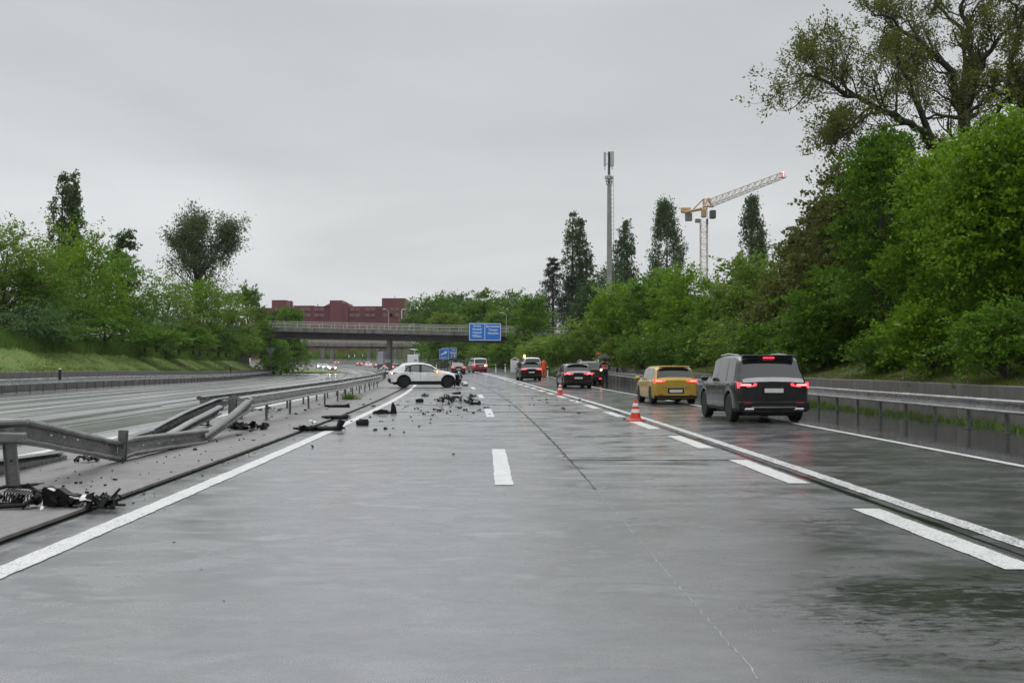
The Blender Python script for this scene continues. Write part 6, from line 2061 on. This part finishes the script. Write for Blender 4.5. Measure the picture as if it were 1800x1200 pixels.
piece('bumper_piece', 588, 736, 'narrow black strip lying behind the long bumper strip', 'car debris', bumper_bar(.75, .06, .02))
piece('lamp_shell', 551, 748, 'white lamp fragment behind the long black bumper strip', 'car debris', heap(3, .2, .1, .1, M['lampshell'], 'shell', size=.3, tubes=0))
piece('wheel_liner', 425, 755, 'large crumpled black wheel liner under the kinked guard rail', 'car debris', heap(20, 1.15, .45, .13, M['bumper'], 'liner', size=.5, tubes=4))
piece('car_wreckage', 455, 722, 'mixed broken plastic with white bits behind the kinked guard rail', 'car debris', heap(14, 1.3, 1.0, .1, M['bumper'], size=.3, white=8))
def flap(o, d):
    mb = MB(); mb.prism([(.10, .0), (.30, .0), (.26, .22), (.17, .38), (.12, .26)], -.03, .03); mb.prism([(-.45, .01), (-.2, .15), (.0, .12), (.12, .01)], -.2, .1)
    for k in range(6): shard(mb, (rnd.uniform(-.4, .2), rnd.uniform(-.1, .1), .05), (.3, .2, .1))
    mb.build('panel', M['bumper'], o)
piece('broken_flap', 681, 727, 'black broken flap standing on edge left of the dashed line', 'car debris', flap)
piece('car_wreckage', 773, 709.5, 'black broken part with a curved edge, leftmost of the wreckage row', 'car debris', heap(9, .42, .3, .18, M['bumper'], size=.3))
piece('car_wreckage', 791, 710.5, 'rounded black lump in the middle of the wreckage row', 'car debris', heap(12, .22, .2, .28, M['bumper'], size=.3))
piece('car_wreckage', 803, 706, 'tangled black and white parts in the wreckage row', 'car debris', heap(9, .35, .5, .2, M['bumper'], size=.33, white=5))
piece('car_wreckage', 819, 708.5, 'biggest black and white part at the right of the wreckage row', 'car debris', heap(14, .5, .4, .3, M['bumper'], size=.4, white=5))
piece('bumper_piece', 788, 701, 'thin black bar lying behind the wreckage row', 'car debris', bumper_bar(.85, .05, .03))
piece('car_wreckage', 786, 698.5, 'small ribbed black part just behind the thin bar', 'car debris', heap(8, .25, .15, .14, M['bumper'], size=.25))
piece('car_wreckage', 834, 705.5, 'flat black fragments right of the wreckage row', 'car debris', heap(6, .55, .5, .06, M['bumper'], size=.26))
piece('car_wreckage', 833, 711, 'bent black strip nearest to the dashed line', 'car debris', bumper_bar(.45, .06, .04))
piece('broken_flap', 831.5, 698.5, 'small black triangular flap touching the second lane dash', 'car debris', heap(7, .25, .2, .2, M['bumper'], size=.3))
piece('car_wreckage', 747.5, 697, 'small black rounded piece left of the wreckage row', 'car debris', heap(9, .25, .2, .14, M['bumper'], size=.26))
def block(o, d):
    mb = MB(); mb.box((0, 0, .07), (.32, .2, .13), (0, .04, .1), .02); mb.box((.05, -.03, .14), (.2, .1, .04), None, .01); mb.build('block', M['bumper'], o)
piece('black_block', 737.5, 707, 'small black rectangular block left of the wreckage row', 'car debris', block)
piece('black_block', 637, 747.5, 'black rectangular block between the bumper strip and the small bits', 'car debris', block)
piece('car_wreckage', 801.5, 692.5, 'thin flat black bar behind the wreckage row', 'car debris', bumper_bar(.42, .03, .0))
piece('car_wreckage', 817, 678.5, 'little black bar in front of the torn car nose', 'car debris', bumper_bar(.35, .03, .0))
piece('white_shard', 72, 898, 'small white shard right of the crumpled air duct', 'car debris', heap(1, .02, .02, .01, M['swhite'], 'shard', size=.16, tubes=0))
piece('car_wreckage', 150, 812, 'small dark scrap lying under the bent rail left of the torn post', 'car debris', heap(7, .4, .3, .06, M['bumper'], size=.26))
piece('car_wreckage', 592, 716, 'thin black strip on the median near the grass tuft', 'car debris', bumper_bar(.9, .04, .03))
# countable small fragments, each its own object
frag_me = []
for k in range(10):
    mb = MB(); 
    for q in range(rnd.choice([1, 1, 2, 3])): shard(mb, (rnd.uniform(-.06, .06), rnd.uniform(-.05, .05), .03), (rnd.uniform(.08, .2), rnd.uniform(.05, .12), .05), n=rnd.choice([4, 5, 6]), bend=.7)
    frag_me.append(mb.mesh('fragment', M['bumper']))
fr = [(732, 719), (660, 757), (740, 722), (763, 730.5), (738, 750.5), (775, 722.5), (791, 716), (548, 786.5), (993, 802.5), (586.5, 751.5), (676, 754.5), (764, 720.5), (745, 728), (807, 718.5), (776, 717.5), (854, 717),
      (842, 723), (846, 722), (690, 753), (300, 877.5), (290, 895), (254, 878), (343, 791), (446, 774.5), (935, 701), (948, 704), (990, 718.5), (994, 720), (938, 712.5), (962, 708), (1010, 705.5), (1019, 706), (960, 703), (978, 703.5), (1018, 703),
      (700, 712), (712, 716), (726, 741), (690, 739), (722, 733), (670, 741), (650, 734), (634, 739), (617, 741), (610, 727), (597, 757), (683, 766), (712, 761), (756, 737), (805, 730), (789, 724), (818, 722), (832, 726), (860, 728.5),
      (1300, 759), (1016, 727), (1098, 738), (690, 919), (1318, 1091), (394, 1056), (306, 953), (354, 1001), (1013, 1028), (796, 799), (852, 766), (420, 766), (440, 760), (380, 777), (505, 735), (520, 728), (490, 722), (536, 722), (478, 733), (560, 712), (575, 720), (640, 712), (655, 716)]
near_c = rnd.random
for k, (px, py) in enumerate(fr):
    p = G(px, py)
    o = link_mesh('plastic_fragment', frag_me[k % 10], None, p, (0, 0, rnd.uniform(0, 6.28)))
    s_ = rnd.uniform(.45, 1.0) * (1.0 if py < 860 else .16) * (1.35 if py < 725 else 1.0)
    if py > 740 and px > 740: s_ *= .5
    o.scale = (s_, s_, s_)
    tag(o, 'small black plastic fragment scattered over the wet road by the crash', 'fragment', 'small black fragments scattered on the road')
for k in range(45):
    px = rnd.gauss(760, 75); py = 712 + rnd.gauss(0, 1) * 12
    if not (560 < px < 1040 and 695 < py < 790): continue
    p = G(px, py)
    o = link_mesh('plastic_fragment', frag_me[k % 10], None, p, (0, 0, rnd.uniform(0, 6.28)))
    s_ = rnd.uniform(.25, .7); o.scale = (s_, s_, s_)
    tag(o, 'small black plastic fragment scattered over the wet road by the crash', 'fragment', 'small black fragments scattered on the road')
mb = MB()
for k in range(300):
    px, py = rnd.gauss(330, 180), rnd.uniform(720, 900)
    if k > 350: px, py = rnd.gauss(760, 140), rnd.uniform(690, 800)
    p = G(px, py)
    if k <= 350 and not (-7.4 < p.x - CL(p.y) < -3.9): continue
    s = rnd.uniform(.008, .022)
    mb.box(p + Vector((0, 0, .008 + s / 2)), (s, s * rnd.uniform(.6, 2), s), (0, 0, rnd.uniform(0, 3)))
o = mb.build('crash_grit', M['plastic']); o['kind'] = 'stuff'

# ------------------------------------------------------------------ rain haze
t = NT('haze'); t.N.remove(t.b)
pv = t.n('VolumePrincipled'); pv.inputs['Color'].default_value = (.86, .89, .92, 1); pv.inputs['Density'].default_value = .00009; pv.inputs['Anisotropy'].default_value = .2
t.l(pv.outputs[0], t.out.inputs['Volume'])
mb = MB(); mb.box((0, 1100, 26), (3100, 2700, 60)); 
o = mb.build('haze', t.m); o['kind'] = 'stuff'

t = NT('road_spray'); t.N.remove(t.b)
pv = t.n('VolumePrincipled'); pv.inputs['Color'].default_value = (.9, .92, .94, 1); pv.inputs['Density'].default_value = .0018
t.l(pv.outputs[0], t.out.inputs['Volume'])
mb = MB(); mb.box((-52, 320, 1.2), (110, 210, 3.0))
o = mb.build('road_spray', t.m); o['kind'] = 'stuff'
